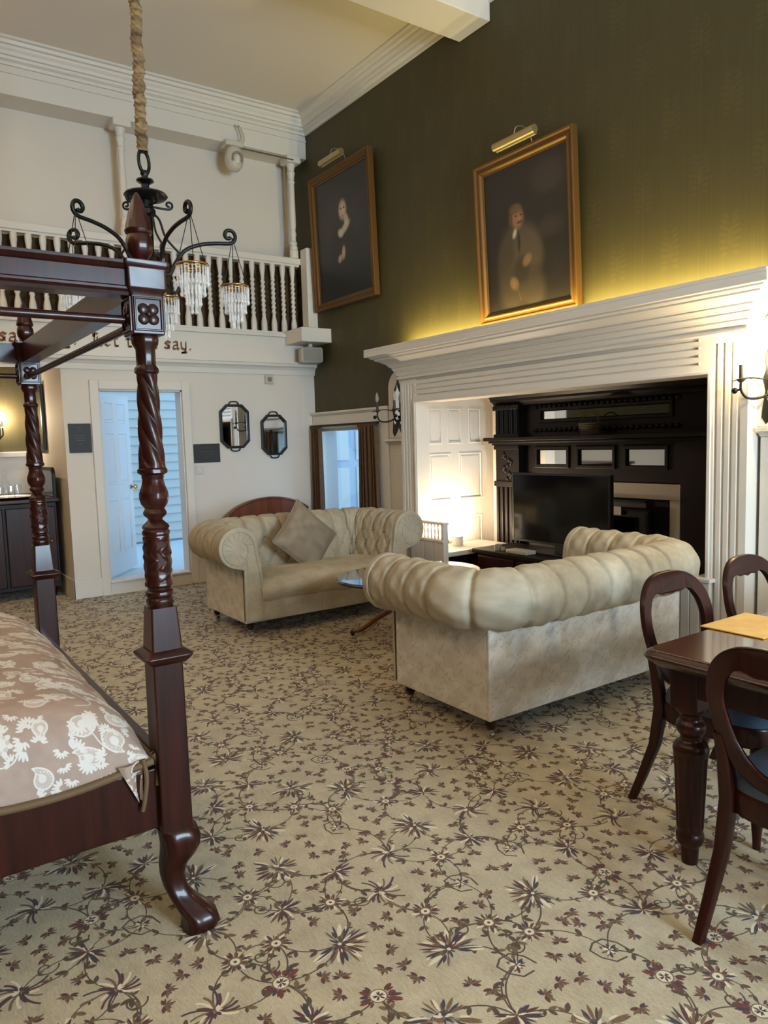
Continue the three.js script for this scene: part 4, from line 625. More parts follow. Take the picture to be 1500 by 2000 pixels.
  mk('apron', [B(-W / 2 + 0.005, W / 2 - 0.005, 0.115, 0.3, D / 2 - 0.06, D / 2 + 0.006, 0.012), B(-W / 2 + 0.02, W / 2 - 0.02, 0.115, 0.27, -D / 2 + 0.02, D / 2 - 0.06)], VELVET, t);
  for (const x of [-1, 1]) for (const z of [-1, 1]) {
    const px = x * (W / 2 - 0.06), pz = z * (D / 2 - 0.06), leg = mk('leg', lathe([[0.032, 0.116], [0.034, 0.1], [0.026, 0.085], [0.03, 0.075], [0.018, 0.052], [0.012, 0.05]], [px, 0, pz], 16), MAHOG, t);
    mk('caster', [rod([px, 0.035, pz], [px, 0.055, pz], 0.013), (() => { const c = new THREE.CylinderGeometry(0.021, 0.021, 0.02, 16); c.rotateZ(PI / 2); c.translate(px, 0.021, pz + 0.006); return c; })(), B(px - 0.016, px - 0.011, 0.018, 0.046, pz - 0.008, pz + 0.014), B(px + 0.011, px + 0.016, 0.018, 0.046, pz - 0.008, pz + 0.014)], CHROME, leg);
  }
}
const sofaA = thing('chesterfield_sofa', 'beige velvet chesterfield sofa facing the camera, in front of the back wall', 'sofa', [2.975, 0, -5.41], 0, 'beige chesterfield sofas');
sofaParts(sofaA, 1.5, 0.76);
dup(sofaA, [3.055, 0, -2.865], PI, 'beige velvet chesterfield sofa seen from behind, nearest the dining chairs');
{ // diamond-set cushion
  const c = thing('cushion', 'square grey-beige cushion standing on its corner on the far sofa', 'cushion', [2.98, 0.655, -5.44]); c.rotation.set(-0.3, 0.12, PI / 4, 'YXZ');
  const m = phys('#ffffff', 0.8, { map: dataTex(256, 256, (u, v) => { const a = vnoise(u * 9, v * 9, 9, 9, 1), b = hash2(Math.floor(u * 256), Math.floor(v * 256), 2); return mixc([116, 103, 86], [150, 136, 116], clamp(a * 0.7 + b * 0.3, 0, 1)); }, [1, 1]), sheen: 0.8, sheenRoughness: 0.4, sheenColor: new THREE.Color('#a89878') });
  const h = (u, v) => 0.075 * Math.pow(Math.max(0, (1 - Math.abs(u) ** 2.6) * (1 - Math.abs(v) ** 2.6)), 0.55) + 0.006 * Math.sin(u * 9 + v * 4) * (1 - u * u) * (1 - v * v);
  const sd = (k) => grid(36, 36, (a, b) => { const u = a * 2 - 1, v = (b * 2 - 1) * k, pin = 1 - 0.07 * (1 - u * u) * 0 - 0.06 * (1 - Math.max(Math.abs(u), Math.abs(v)) ** 6 * 0); const e = 0.235, ux = u * e * (1 - 0.09 * (1 - Math.abs(v)) * Math.abs(u) ** 4 * 0), vx = v * e; return [ux * (1 - 0.06 * Math.cos(v * PI / 2) * Math.abs(u)), vx * (1 - 0.06 * Math.cos(u * PI / 2) * Math.abs(v)), k * h(u, v), a, b]; });
  mk('cover', [sd(1), sd(-1)], m, c);
  const ed = []; for (let i = 0; i < 40; i++) { const k = i / 10, s = Math.floor(k), f = (k - s) * 2 - 1, [u, v] = [[f, -1], [1, f], [-f, 1], [-1, -f]][s]; ed.push([u * 0.235 * (1 - 0.06 * Math.cos(v * PI / 2) * Math.abs(u)), v * 0.235 * (1 - 0.06 * Math.cos(u * PI / 2) * Math.abs(v)), 0]); }
  mk('piping', tube(ed, 0.006, 120, 6, true), m, c);
}
{ // oval coffee table
  const t = thing('coffee_table', 'dark polished oval coffee table between the two sofas', 'table', [3.14, 0, -4.2]);
  const TOP = phys('#ffffff', 0.12, { map: woodTex([30, 14, 10], [58, 28, 18]), clearcoat: 1, clearcoatRoughness: 0.03 });
  mk('top', loft([[0.535, 0.395, 0.472], [0.562, 0.418, 0.476], [0.568, 0.424, 0.486], [0.562, 0.418, 0.496], [0.552, 0.408, 0.5]].map(([a, b, y]) => superRing(0, y, 0, a, b, 2.1, 48))), TOP, t);
  mk('pedestal', lathe([[0.05, 0.472], [0.035, 0.455], [0.03, 0.4], [0.045, 0.36], [0.05, 0.33], [0.03, 0.3], [0.042, 0.28], [0.055, 0.22], [0.05, 0.19], [0.02, 0.17]], [0, 0, 0], 20), MAHOGRED, t);
  for (const [dx, dz] of [[-0.25, -0.4], [0.25, -0.4], [-0.25, 0.33], [0.25, 0.33]]) { const l = mk('leg', tube([[dx * 0.06, 0.22, dz * 0.06], [dx * 0.25, 0.23, dz * 0.25], [dx * 0.55, 0.15, dz * 0.55], [dx * 0.85, 0.05, dz * 0.85], [dx, 0.03, dz]], (k) => lerp(0.026, 0.014, k), 24, 10), MAHOGRED, t); mk('toe_cap', [ball([dx, 0.026, dz], 0.02, 1.1, 1, 1.1, 10), lathe([[0.012, 0], [0.014, 0.012], [0.006, 0.016]], [dx, 0, dz], 10)], mat('#2a1c14', 0.4), l); }
}
{ // arched mahogany piece behind the far sofa
  const t = thing('arched_cabinet', 'low mahogany cabinet with an arched back, behind the far sofa', 'cabinet', [3.62, 0, -7.34]);
  const arch = [[-0.56, 0.60]]; for (let i = 0; i <= 24; i++) { const x = -0.52 + 1.0 * i / 24, q = (x - 0.0) / 0.55; arch.push([x, 0.62 + 0.235 * Math.sqrt(Math.max(0, 1 - q * q)) ** 1.3]); } arch.push([0.5, 0.60]);
  mk('arched_back', [prism(arch, -0.1, -0.05, 'z', 0.008)], MAHOGRED, t);
  mk('arch_moulding', tube(arch.slice(1, -1).map(([x, y]) => [x, y - 0.004, -0.06]), 0.016, 50, 8), MAHOGRED, t);
  mk('top', B(-0.56, 0.5, 0.575, 0.602, -0.12, 0.26, 0.01), MAHOGRED, t); mk('body', B(-0.52, 0.47, 0.06, 0.575, -0.12, 0.23), MAHOGRED, t);
  for (const x of [-0.5, 0.0]) { const d = mk('door', prism(rect(x + 0.01, x + 0.455, 0.1, 0.55), 0.228, 0.246, 'z', 0.006), MAHOGRED, t); mk('knob', ball([x + 0.4, 0.33, 0.255], 0.013), BRASS, d); }
  for (const x of [-0.47, 0.42]) for (const z of [-0.07, 0.18]) mk('foot', lathe([[0.02, 0], [0.032, 0.03], [0.026, 0.06]], [x, 0, z], 12), MAHOGRED, t);
}
{ // teal tub chair outside the side window
  const t = thing('tub_chair', 'rounded teal chair seen through the side window', 'chair', [5.25, DY0 - 0.02, -7.0], -0.9), m = phys('#1f5f78', 0.7, { sheen: 0.5 });
  mk('shell', grid(30, 16, (u, v) => { const a = lerp(-0.6, PI + 0.6, u), e = 1 - v * 0.15; const top = 0.35 + 0.52 * Math.sqrt(Math.max(0.02, Math.sin(clamp((u - 0.0) * PI, 0, PI)))); return [0.3 * e * Math.cos(a), lerp(0.3, top, v), -0.3 * e * Math.sin(a)]; }), m, t);
  const rim = []; for (let i = 0; i <= 24; i++) { const u = i / 24, a = lerp(-0.6, PI + 0.6, u); rim.push([0.258 * Math.cos(a), 0.35 + 0.52 * Math.sqrt(Math.max(0.02, Math.sin(u * PI))), -0.258 * Math.sin(a)]); } mk('rim', tube(rim, 0.014, 60, 7), WHITE, t);
  mk('seat', lathe([[0, 0.42], [0.2, 0.42], [0.25, 0.4], [0.26, 0.34], [0, 0.34]], [0, 0, 0], 24), m, t);
  for (const [x, z] of [[-0.2, -0.2], [0.2, -0.2], [-0.2, 0.2], [0.2, 0.2]]) mk('leg', rod([x, 0, z], [x * 0.8, 0.36, z * 0.8], 0.016), IRON, t);
}
// ---------- dining table, chairs, placemat ----------
{
  const t = thing('dining_table', 'mahogany dining table with moulded edge and reeded legs, at the right', 'table', [2.98, 0, -1.0]), hx = 0.96, hz = 0.48, rr = 0.07;
  const outline = (o, y) => { const L = []; for (const [sx, sz, a0] of [[1, 1, 0], [-1, 1, 90], [-1, -1, 180], [1, -1, 270]]) for (let k = 0; k <= 6; k++) { const a = (a0 + k * 15) * PI / 180; L.push([sx * (hx - rr) + (rr + o) * Math.cos(a), y, sz * (hz - rr) + (rr + o) * Math.sin(a)]); } const D = []; L.forEach((p, i) => { const q = L[(i + 1) % L.length], n = Math.hypot(p[0] - q[0], p[2] - q[2]) > 0.1 ? 12 : 1; for (let k = 0; k < n; k++) D.push([lerp(p[0], q[0], k / n), y, lerp(p[2], q[2], k / n)]); }); return D.reverse(); };
  const WOODTOP = phys('#ffffff', 0.2, { map: woodTex([56, 22, 14], [92, 42, 26]), clearcoat: 0.9, clearcoatRoughness: 0.08 });
  mk('edge_moulding', loft([[-0.05, 0.69], [-0.03, 0.70], [-0.025, 0.708], [-0.008, 0.714], [0.0, 0.724], [-0.002, 0.734], [-0.012, 0.74], [-0.022, 0.744]].map(([o, y]) => outline(o, y))), phys('#33130c', 0.28, { clearcoat: 0.6, clearcoatRoughness: 0.1 }), t);
  mk('top', loft([[-0.024, 0.7442], [-0.025, 0.748], [-0.028, 0.75]].map(([o, y]) => outline(o, y))), WOODTOP, t);
  mk('frieze_rail', [B(-0.75, 0.75, 0.59, 0.69, -0.42, -0.395), B(-0.75, 0.75, 0.59, 0.69, 0.395, 0.42), B(-0.845, -0.82, 0.59, 0.69, -0.325, 0.325), B(0.82, 0.845, 0.59, 0.69, -0.325, 0.325)], MAHOG, t);
  const legR = (y, th) => { const fl = (k) => 1 - k * (0.5 + 0.5 * Math.cos(th * 12)) ** 3; const a = [[0, 0.026], [0.06, 0.03], [0.07, 0.04], [0.08, 0.044], [0.10, 0.046], [0.115, 0.04], [0.13, 0.044], [0.36, 0.054], [0.40, 0.058], [0.42, 0.05], [0.43, 0.036], [0.445, 0.034], [0.46, 0.046], [0.475, 0.05], [0.49, 0.046], [0.50, 0.036], [0.52, 0.036], [0.53, 0.05], [0.545, 0.05]]; let r = 0.05; for (let i = 0; i + 1 < a.length; i++) if (y <= a[i + 1][0]) { r = lerp(a[i][1], a[i + 1][1], (y - a[i][0]) / (a[i + 1][0] - a[i][0])); break; } return y > 0.13 && y < 0.38 ? r * fl(0.14) : r; };
  const lg = ready([turned(legR, 0, 0.545, 90, 48), B(-0.05, 0.05, 0.54, 0.70, -0.05, 0.05, 0.006)]);
  for (const [x, z] of [[-0.80, -0.375], [0.80, -0.375], [-0.80, 0.375], [0.80, 0.375]]) mk('leg', lg, MAHOG, t).position.set(x, 0, z);
  const matT = dataTex(256, 256, (u, v) => { const a = vnoise(u * 8, v * 8, 8, 8, 1), b = vnoise(u * 30, v * 10, 30, 10, 3); return mixc([206, 152, 56], [226, 182, 92], clamp(a * 0.7 + b * 0.3, 0, 1)); }, [3, 3]);
  const YEL = mat('#ffffff', 0.45, { map: matT });
  const pm = tag(mk('placemat', [B(-0.15, 0.15, 0, 0.005, -0.115, 0.115, 0.002)], YEL), 'yellow placemat on the far side of the dining table', 'placemat'); pm.position.set(2.56, 0.7505, -1.375);
}
function chairParts(t) {   // back at z = 0, facing +z
  const BLUE = phys('#ffffff', 0.8, { map: dataTex(128, 128, (u, v) => { const a = vnoise(u * 6, v * 6, 6, 6, 1), b = hash2(Math.floor(u * 128), Math.floor(v * 128), 2); return mixc([38, 52, 70], [66, 84, 106], clamp(a * 0.6 + b * 0.4, 0, 1)); }, [3, 3]), sheen: 0.7, sheenRoughness: 0.4, sheenColor: new THREE.Color('#5a7a98') });
  const out = [[0, 0.892], [0.06, 0.89], [0.12, 0.876], [0.17, 0.845], [0.205, 0.80], [0.222, 0.745], [0.225, 0.70], [0.215, 0.64], [0.197, 0.58], [0.175, 0.53], [0.15, 0.495], [0.11, 0.468], [0.06, 0.452], [0, 0.447]];
  const inn = [[0, 0.808], [0.03, 0.815], [0.06, 0.812], [0.10, 0.822], [0.135, 0.81], [0.163, 0.775], [0.178, 0.73], [0.18, 0.69], [0.172, 0.64], [0.155, 0.585], [0.13, 0.54], [0.1, 0.508], [0.055, 0.488], [0, 0.482]];
  const full = (L) => { const c = new THREE.CatmullRomCurve3([...L, ...L.slice(1, -1).reverse().map(([x, y]) => [-x, y])].map(([x, y]) => V(x, y, 0)), true); return c.getPoints(90).slice(0, -1).map((p) => [p.x, p.y]); };
  const hoop = prism(full(out), -0.013, 0.013, 'z', 0.006, [full(inn)]);
  const bend = (g) => { const p = g.attributes.position; for (let i = 0; i < p.count; i++) { const x = p.getX(i), y = p.getY(i); p.setZ(i, p.getZ(i) - Math.max(0, y - 0.45) * 0.2 - (0.05 - x * x) * 0.55 * clamp((y - 0.45) / 0.3, 0, 1)); } g.computeVertexNormals(); return toCreasedNormals(g, 0.6); };
  mk('balloon_back', bend(hoop), MAHOG, t);
  for (const s of [-1, 1]) mk('rear_leg', loft([[0.205, 0, -0.115, 0.015, 0.016], [0.2, 0.1, -0.075, 0.017, 0.018], [0.192, 0.25, -0.022, 0.02, 0.021], [0.187, 0.4, 0.0, 0.023, 0.024], [0.19, 0.52, -0.018, 0.02, 0.02], [0.2, 0.6, -0.034, 0.014, 0.015]].map(([x, y, z, a, b]) => superRing(s * x, y, z, a, b, 4, 16))), MAHOG, t);
  mk('seat_rail', loft([[0.36, 0], [0.37, 0.006], [0.425, 0.006], [0.435, 0.0]].map(([y, o]) => superRing(0, y, 0.2, 0.225 + o, 0.215 + o, 4, 40))), MAHOG, t);
  mk('seat', loft([[0.42, 0.225], [0.45, 0.226], [0.475, 0.215], [0.49, 0.19], [0.498, 0.13], [0.50, 0.05]].map(([y, r]) => superRing(0, y, 0.2, r, r * 0.955, 4, 40))), BLUE, t);
  for (const s of [-1, 1]) mk('front_leg', lathe([[0, 0], [0.013, 0], [0.014, 0.03], [0.02, 0.1], [0.016, 0.115], [0.022, 0.13], [0.026, 0.28], [0.028, 0.31], [0.018, 0.325], [0.028, 0.34], [0.026, 0.365]], [s * 0.18, 0, 0.375], 16), MAHOG, t);
}
const chairA = thing('dining_chair', 'balloon-back mahogany chair behind the table, beside the near sofa', 'chair', [2.61, 0, -1.655], 0, 'balloon-back dining chairs');
chairParts(chairA);
dup(chairA, [3.19, 0, -1.66], 0, 'balloon-back mahogany chair behind the table at the right picture edge');
dup(chairA, [1.955, 0, -0.925], PI / 2, 'balloon-back mahogany chair with blue seat nearest the camera');
// ---------- four-poster bed ----------
{
  const bx = -0.4, bz = -3.03, t = thing('four_poster_bed', 'dark mahogany four-poster bed with barley-twist posts and patterned coverlet', 'bed', [bx, 0, bz]), hx = 1.075, hz = 0.9, m = MAHOG;
  const prof = [[1.765, 0.034], [1.755, 0.038], [1.74, 0.036], [1.725, 0.027], [1.68, 0.0265], [1.672, 0.033], [1.662, 0.034], [1.655, 0.028]];
  const low = [[1.392, 0.033], [1.386, 0.042], [1.376, 0.042], [1.37, 0.032], [1.355, 0.028], [1.34, 0.031], [1.318, 0.039], [1.302, 0.04], [1.285, 0.035], [1.272, 0.027], [1.266, 0.031], [1.26, 0.0335], [1.253, 0.031], [1.244, 0.021], [1.24, 0.02], [1.232, 0.028], [1.225, 0.036], [1.219, 0.039], [1.212, 0.035], [1.206, 0.039], [1.199, 0.039], [1.194, 0.036], [1.19, 0.037], [1.09, 0.038], [1.06, 0.037], [1.055, 0.040], [1.048, 0.040], [1.043, 0.033], [1.036, 0.032], [1.03, 0.039], [1.02, 0.040], [1.013, 0.034], [1.007, 0.039], [0.997, 0.039], [0.99, 0.036], [0.98, 0.036]];
  const flip = (L) => L.map(([y, r]) => [r, y]).reverse();
  const up = (p, y, th) => { for (let i = 0; i + 1 < p.length; i++) if (y <= p[i][0] && y >= p[i + 1][0]) return lerp(p[i][1], p[i + 1][1], (p[i][0] - y) / (p[i][0] - p[i + 1][0] || 1)); return p[p.length - 1][1]; };
  const twist = turned((y, th) => { const k = (1.657 - y) / 0.265, e = Math.min(1, k / 0.06, (1 - k) / 0.06), r = lerp(0.0275, 0.0365, clamp(k, 0, 1)); return r * (0.9 + 0.13 * (1 - e)) + e * 0.0062 * (Math.abs(Math.cos(2 * (th - y * 19))) ** 0.8 - 0.25); }, 1.39, 1.657, 90, 56);
  const carve = turned((y, th) => 0.0375 + 0.0028 * Math.sin(th * 6 + Math.sin(y * 130) * 1.5) * Math.sin((y - 1.06) / 0.13 * PI) + 0.0012 * Math.sin(y * 220 + th * 3), 1.06, 1.19, 40, 40);
  const vase = turned((y, th) => up(low, y) + 0.0016 * Math.abs(Math.sin(th * 5 + y * 12)) * (y > 1.28 ? 1 : 0), 1.28, 1.365, 20, 40);
  const sq = (a, y0, b, y1) => loft([superRing(0, y0, 0, a, a, 16, 32), superRing(0, y1, 0, b, b, 16, 32)]);
  const postG = ready([lathe(flip(prof), [0, 0, 0], 28), lathe(flip(low), [0, 0, 0], 32), twist, carve, vase, ...sq(0.046, 0.86, 0.038, 0.985), ...loft([[0.05, 0.82], [0.062, 0.83], [0.07, 0.842], [0.07, 0.848], [0.058, 0.856], [0.048, 0.862]].map(([a, y]) => superRing(0, y, 0, a, a, 14, 32))), ...sq(0.047, 0.315, 0.0445, 0.825), B(-0.045, 0.045, 1.762, 1.872, -0.045, 0.045, 0.004)]);
  const finG = ready(lathe([[0, 2.158], [0.006, 2.152], [0.016, 2.13], [0.028, 2.09], [0.034, 2.065], [0.036, 2.056], [0.038, 2.05], [0.036, 2.044], [0.031, 2.04], [0.036, 2.026], [0.0375, 2.01], [0.034, 1.992], [0.024, 1.978], [0.02, 1.972], [0.026, 1.966], [0.026, 1.955]].reverse(), [0, 0, 0], 28));
  const capG = ready(loft([[0.046, 1.866], [0.048, 1.876], [0.054, 1.884], [0.056, 1.89], [0.056, 1.938], [0.06, 1.942], [0.064, 1.95], [0.064, 1.96]].map(([a, y]) => superRing(0, y, 0, a, a, 16, 32))));
  const rosG = ready([...[0, 1, 2, 3].flatMap((k) => { const a = k * PI / 2 + PI / 4; return [ball([0.019 * Math.cos(a), 0.019 * Math.sin(a), 0], 0.016, 1, 1, 0.35, 10)]; }), ball([0, 0, 0.003], 0.009, 1, 1, 0.7, 10), prism(rect(-0.04, 0.04, -0.046, 0.046), -0.004, 0.004, 'z', 0.002, [rect(-0.034, 0.034, -0.04, 0.04)])]);
  const footRings = (dx, dz) => [[0, 0.062, 0.05], [0.02, 0.068, 0.052], [0.045, 0.062, 0.05], [0.065, 0.04, 0.044], [0.09, 0.015, 0.036], [0.12, -0.004, 0.033], [0.16, -0.012, 0.034], [0.195, -0.006, 0.04], [0.225, 0.008, 0.048], [0.255, 0.018, 0.054], [0.285, 0.018, 0.057], [0.31, 0.01, 0.055], [0.318, 0.0, 0.05]].map(([y, o, a]) => superRing(dx * o * 0.75, y, dz * o * 0.75, a, a, 3.2, 60).map(([px, py, pz], i) => { const k = y < 0.11 ? 0.06 * Math.sin(Math.min(1, y / 0.05) * PI / 2) : y > 0.2 && y < 0.3 ? 0.045 : 0, c = 1 + k * (Math.abs(Math.cos(i / 60 * PI * 10)) - 0.6), ox = dx * o * 0.75, oz = dz * o * 0.75; return [ox + (px - ox) * c, py, oz + (pz - oz) * c]; }));
  for (const sx of [1, -1]) for (const sz of [1, -1]) {
    const p = mk('post', postG, m, t); p.position.set(sx * hx, 0, sz * hz);
    mk('finial', finG, m, p); mk('post_cap', capG, m, p);
    for (let k = 0; k < 4; k++) { const r = mk('rosette', rosG, m, p); r.rotation.y = k * PI / 2; r.position.set(0.046 * Math.sin(k * PI / 2), 1.817, 0.046 * Math.cos(k * PI / 2)); }
    const f = mk('cabriole_foot', loft(footRings(sx, sz)), m, p); 
  }
  // canopy rails with a moulded cornice, and the curtain rods under them
  const cp = (s) => [[-0.03, 1.866], [0.034, 1.866], [0.037, 1.875], [0.044, 1.882], [0.044, 1.888], [0.04, 1.892], [0.04, 1.934], [0.046, 1.938], [0.056, 1.948], [0.056, 1.956], [-0.03, 1.956]].map(([a, y]) => [s * a, y]);
  for (const s of [1, -1]) {
    mk('canopy_rail', [prism(cp(s).map(([a, y]) => [s * hz + a, y]), -hx + 0.04, hx - 0.04, 'x')], m, t);
    mk('canopy_rail', [prism(cp(s).map(([a, y]) => [s * hx + a, y]), -hz + 0.04, hz - 0.04, 'z')], m, t);
    mk('curtain_rod', rod([-hx + 0.04, 1.805, s * hz], [hx - 0.04, 1.805, s * hz], 0.012, 12), m, t); mk('curtain_rod', rod([s * hx, 1.805, -hz + 0.04], [s * hx, 1.805, hz - 0.04], 0.012, 12), m, t);
    mk('side_rail', B(-hx + 0.03, hx - 0.03, 0.325, 0.51, s * hz - 0.018, s * hz + 0.018, 0.006), m, t);
    mk('end_rail', B(s * hx - 0.018, s * hx + 0.018, 0.325, 0.51, -hz + 0.03, hz - 0.03, 0.006), m, t);
  }
  mk('headboard', [B(-hx - 0.015, -hx + 0.015, 0.51, 1.2, -hz + 0.04, hz - 0.04, 0.008)], m, t);
  // bedding
  const bed = thing('mattress', 'white sheeted mattress under the patterned coverlet', 'mattress', [bx, 0.36, bz]);
  mk('sheet', [B(-hx + 0.04, hx - 0.05, 0, 0.2, -hz + 0.03, hz - 0.03, 0.04, 3)], mat('#b9bcc2', 0.85), bed);
  const paisley = canvasTex(1024, 1024, (x, W) => {
    const im = x.createImageData(W, W), d = im.data; for (let j = 0; j < W; j++) for (let i = 0; i < W; i++) { const k = 4 * (j * W + i), n = (hash2(i, j, 1) - 0.5) * 16 + (vnoise(i / 40, j / 40, 26, 26, 3) - 0.5) * 10 + (i % 4 < 2 ? 3 : -3); d[k] = 152 + n; d[k + 1] = 130 + n; d[k + 2] = 116 + n; d[k + 3] = 255; } x.putImageData(im, 0, 0);
    const C = '#c6c0b8', C2 = '#b2a89d'; x.lineCap = x.lineJoin = 'round';
    const wrap = (cx, cy, f) => { for (const ox of [-W, 0, W]) for (const oy of [-W, 0, W]) { x.save(); x.translate(cx + ox, cy + oy); f(); x.restore(); } };
    const drop = (s) => { x.beginPath(); x.moveTo(0, -95 * s); x.bezierCurveTo(70 * s, -60 * s, 95 * s, 60 * s, 20 * s, 85 * s); x.bezierCurveTo(-50 * s, 105 * s, -85 * s, 30 * s, -45 * s, -20 * s); x.bezierCurveTo(-25 * s, -45 * s, 10 * s, -40 * s, 0, -95 * s); };
    const pais = (s) => { drop(s); x.fillStyle = C; x.globalAlpha = 0.5; x.fill(); x.globalAlpha = 1; x.strokeStyle = C; x.lineWidth = 9; x.stroke(); drop(s * 0.72); x.lineWidth = 5; x.strokeStyle = C2; x.stroke(); drop(s * 0.42); x.fillStyle = C; x.fill(); for (let i = 0; i < 16; i++) { const a = i / 16 * 6.28; x.beginPath(); x.arc(58 * s * Math.cos(a), 62 * s * Math.sin(a) + 20 * s, 4, 0, 7); x.fillStyle = C; x.fill(); } };
    const sprig = (s) => { for (let i = 0; i < 7; i++) { x.save(); x.rotate(-1.3 + i * 0.43); x.beginPath(); x.ellipse(34 * s, 0, 20 * s, 7 * s, 0, 0, 7); x.fillStyle = C; x.fill(); x.restore(); } };
    const bloom = () => { for (let r = 3; r > 0; r--) for (let i = 0; i < 7; i++) { x.save(); x.rotate(i * 0.9 + r * 0.4); x.beginPath(); x.ellipse(16 * r, 0, 20, 14, 0, 0, 7); x.fillStyle = r % 2 ? C : C2; x.fill(); x.restore(); } x.beginPath(); x.arc(0, 0, 100, 0.5, 5.2); x.strokeStyle = C; x.lineWidth = 8; x.stroke(); };
    const vine = (a, b, c, d) => { x.beginPath(); x.moveTo(0, 0); x.bezierCurveTo(a, b, b, d, c, d); x.strokeStyle = C; x.lineWidth = 7; x.stroke(); };
    for (const [cx, cy, r, s] of [[150, 180, 0.4, 1], [300, 300, 2.4, 0.95], [130, 380, -0.9, 0.9], [650, 690, 0.6, 1], [800, 810, 2.7, 0.95], [640, 880, -1, 0.9], [330, 120, 1.4, 0.7], [840, 640, 1.2, 0.7], [470, 60, -0.4, 0.8], [560, 190, 2.2, 0.75], [960, 560, 0.3, 0.8], [60, 660, 2.0, 0.75], [450, 480, 0.9, 0.8], [560, 420, -2.2, 0.7], [930, 960, 1.0, 0.85], [400, 930, -0.6, 0.75], [60, 900, 0.5, 0.7], [880, 420, 2.5, 0.7], [430, 700, 2.9, 0.6]]) wrap(cx, cy, () => { x.rotate(r); pais(s); });
    for (const [cx, cy] of [[700, 230], [220, 740]]) wrap(cx, cy, bloom);
    for (const [cx, cy, a, b, c, d] of [[150, 180, 60, 120, 140, 240], [700, 230, -120, 160, -60, 330], [650, 690, 60, 140, 150, 200], [220, 740, 100, -160, -60, -330]]) wrap(cx, cy, () => vine(a, b, c, d));
    for (let i = 0; i < 90; i++) { const cx = rnd() * W, cy = rnd() * W, r = rnd() * 6.3, s = 0.7 + rnd() * 0.5; wrap(cx, cy, () => { x.rotate(r); sprig(s); }); }
  }, [1 / 0.52, 1 / 0.52]);
  const COVER = phys('#ffffff', 0.7, { map: paisley, sheen: 0.5, sheenRoughness: 0.4, sheenColor: new THREE.Color('#9a9490'), side: THREE.DoubleSide });
  const cov = thing('coverlet', 'taupe coverlet with cream paisley print on the four-poster bed', 'coverlet', [bx, 0, bz]);
  const zr = 0.915, xr = 1.02, surf = (u, v) => {
    const zn = u * 2 - 1, x = lerp(-1.04, xr, v), z = zn * zr, xe = clamp((x - 0.62) / (xr - 0.62), 0, 1);
    const ed = 1 - Math.abs(zn) ** 13, ex = 1 - xe ** 3.4;
    let y = 0.53 + 0.215 * Math.pow(Math.max(ed, 0), 0.55) * Math.pow(Math.max(ex, 0), 0.6) + 0.006 * Math.sin(x * 9 + z * 5) + 0.004 * Math.sin(z * 23 + x * 3);
    if (zn > 0.97) y += 0.012 * Math.sin(x * 5 + 1) - (x > 0.85 ? (x - 0.85) * -0.05 : 0);
    return [x, y, z, x, -z];
  };
  const NU = 160, arc = [0]; for (let i = 1; i <= NU; i++) { const a = surf((i - 1) / NU, 0.4), b = surf(i / NU, 0.4); arc.push(arc[i - 1] + Math.hypot(a[1] - b[1], a[2] - b[2])); }
  mk('cloth', [grid(NU, 110, (u, v, i) => { const p = surf(u, v); return [p[0], p[1], p[2], p[0], -arc[i]]; })], COVER, cov);
  const TRIM = phys('#5b4529', 0.7, { sheen: 0.6, sheenColor: new THREE.Color('#8a7048') });
  const hem = []; for (let i = 0; i <= 30; i++) { const p = surf(1, i / 30); hem.push([p[0], p[1] - 0.004, p[2] + 0.006]); }
  const end = []; for (let i = 0; i <= 20; i++) { const p = surf(1 - i / 20, 1); end.push([p[0] + 0.006, p[1] - 0.004, p[2]]); }
  mk('hem_trim', [tube(hem, 0.0115, 80, 8), tube(end, 0.0115, 60, 8)], TRIM, cov);
  const flap = grid(8, 10, (u, v) => { const w = 0.075 * (1 - v * 0.85), x = 0.955 + (u - 0.5) * w + v * 0.02; return [x, 0.545 - v * 0.115, zr + 0.012 + 0.012 * Math.sin(u * 5 + v * 2), x, v * 0.2]; });
  mk('corner_flap', [flap], COVER, cov);
  mk('flap_trim', [tube([[0.99, 0.55, zr + 0.012], [0.995, 0.5, zr + 0.02], [0.985, 0.43, zr + 0.022], [0.978, 0.40, zr + 0.02]], 0.007, 20, 6), tube([[1.02, 0.56, zr + 0.008], [1.035, 0.52, zr - 0.0], [1.03, 0.46, zr + 0.01]], 0.008, 16, 6)], TRIM, cov);
}
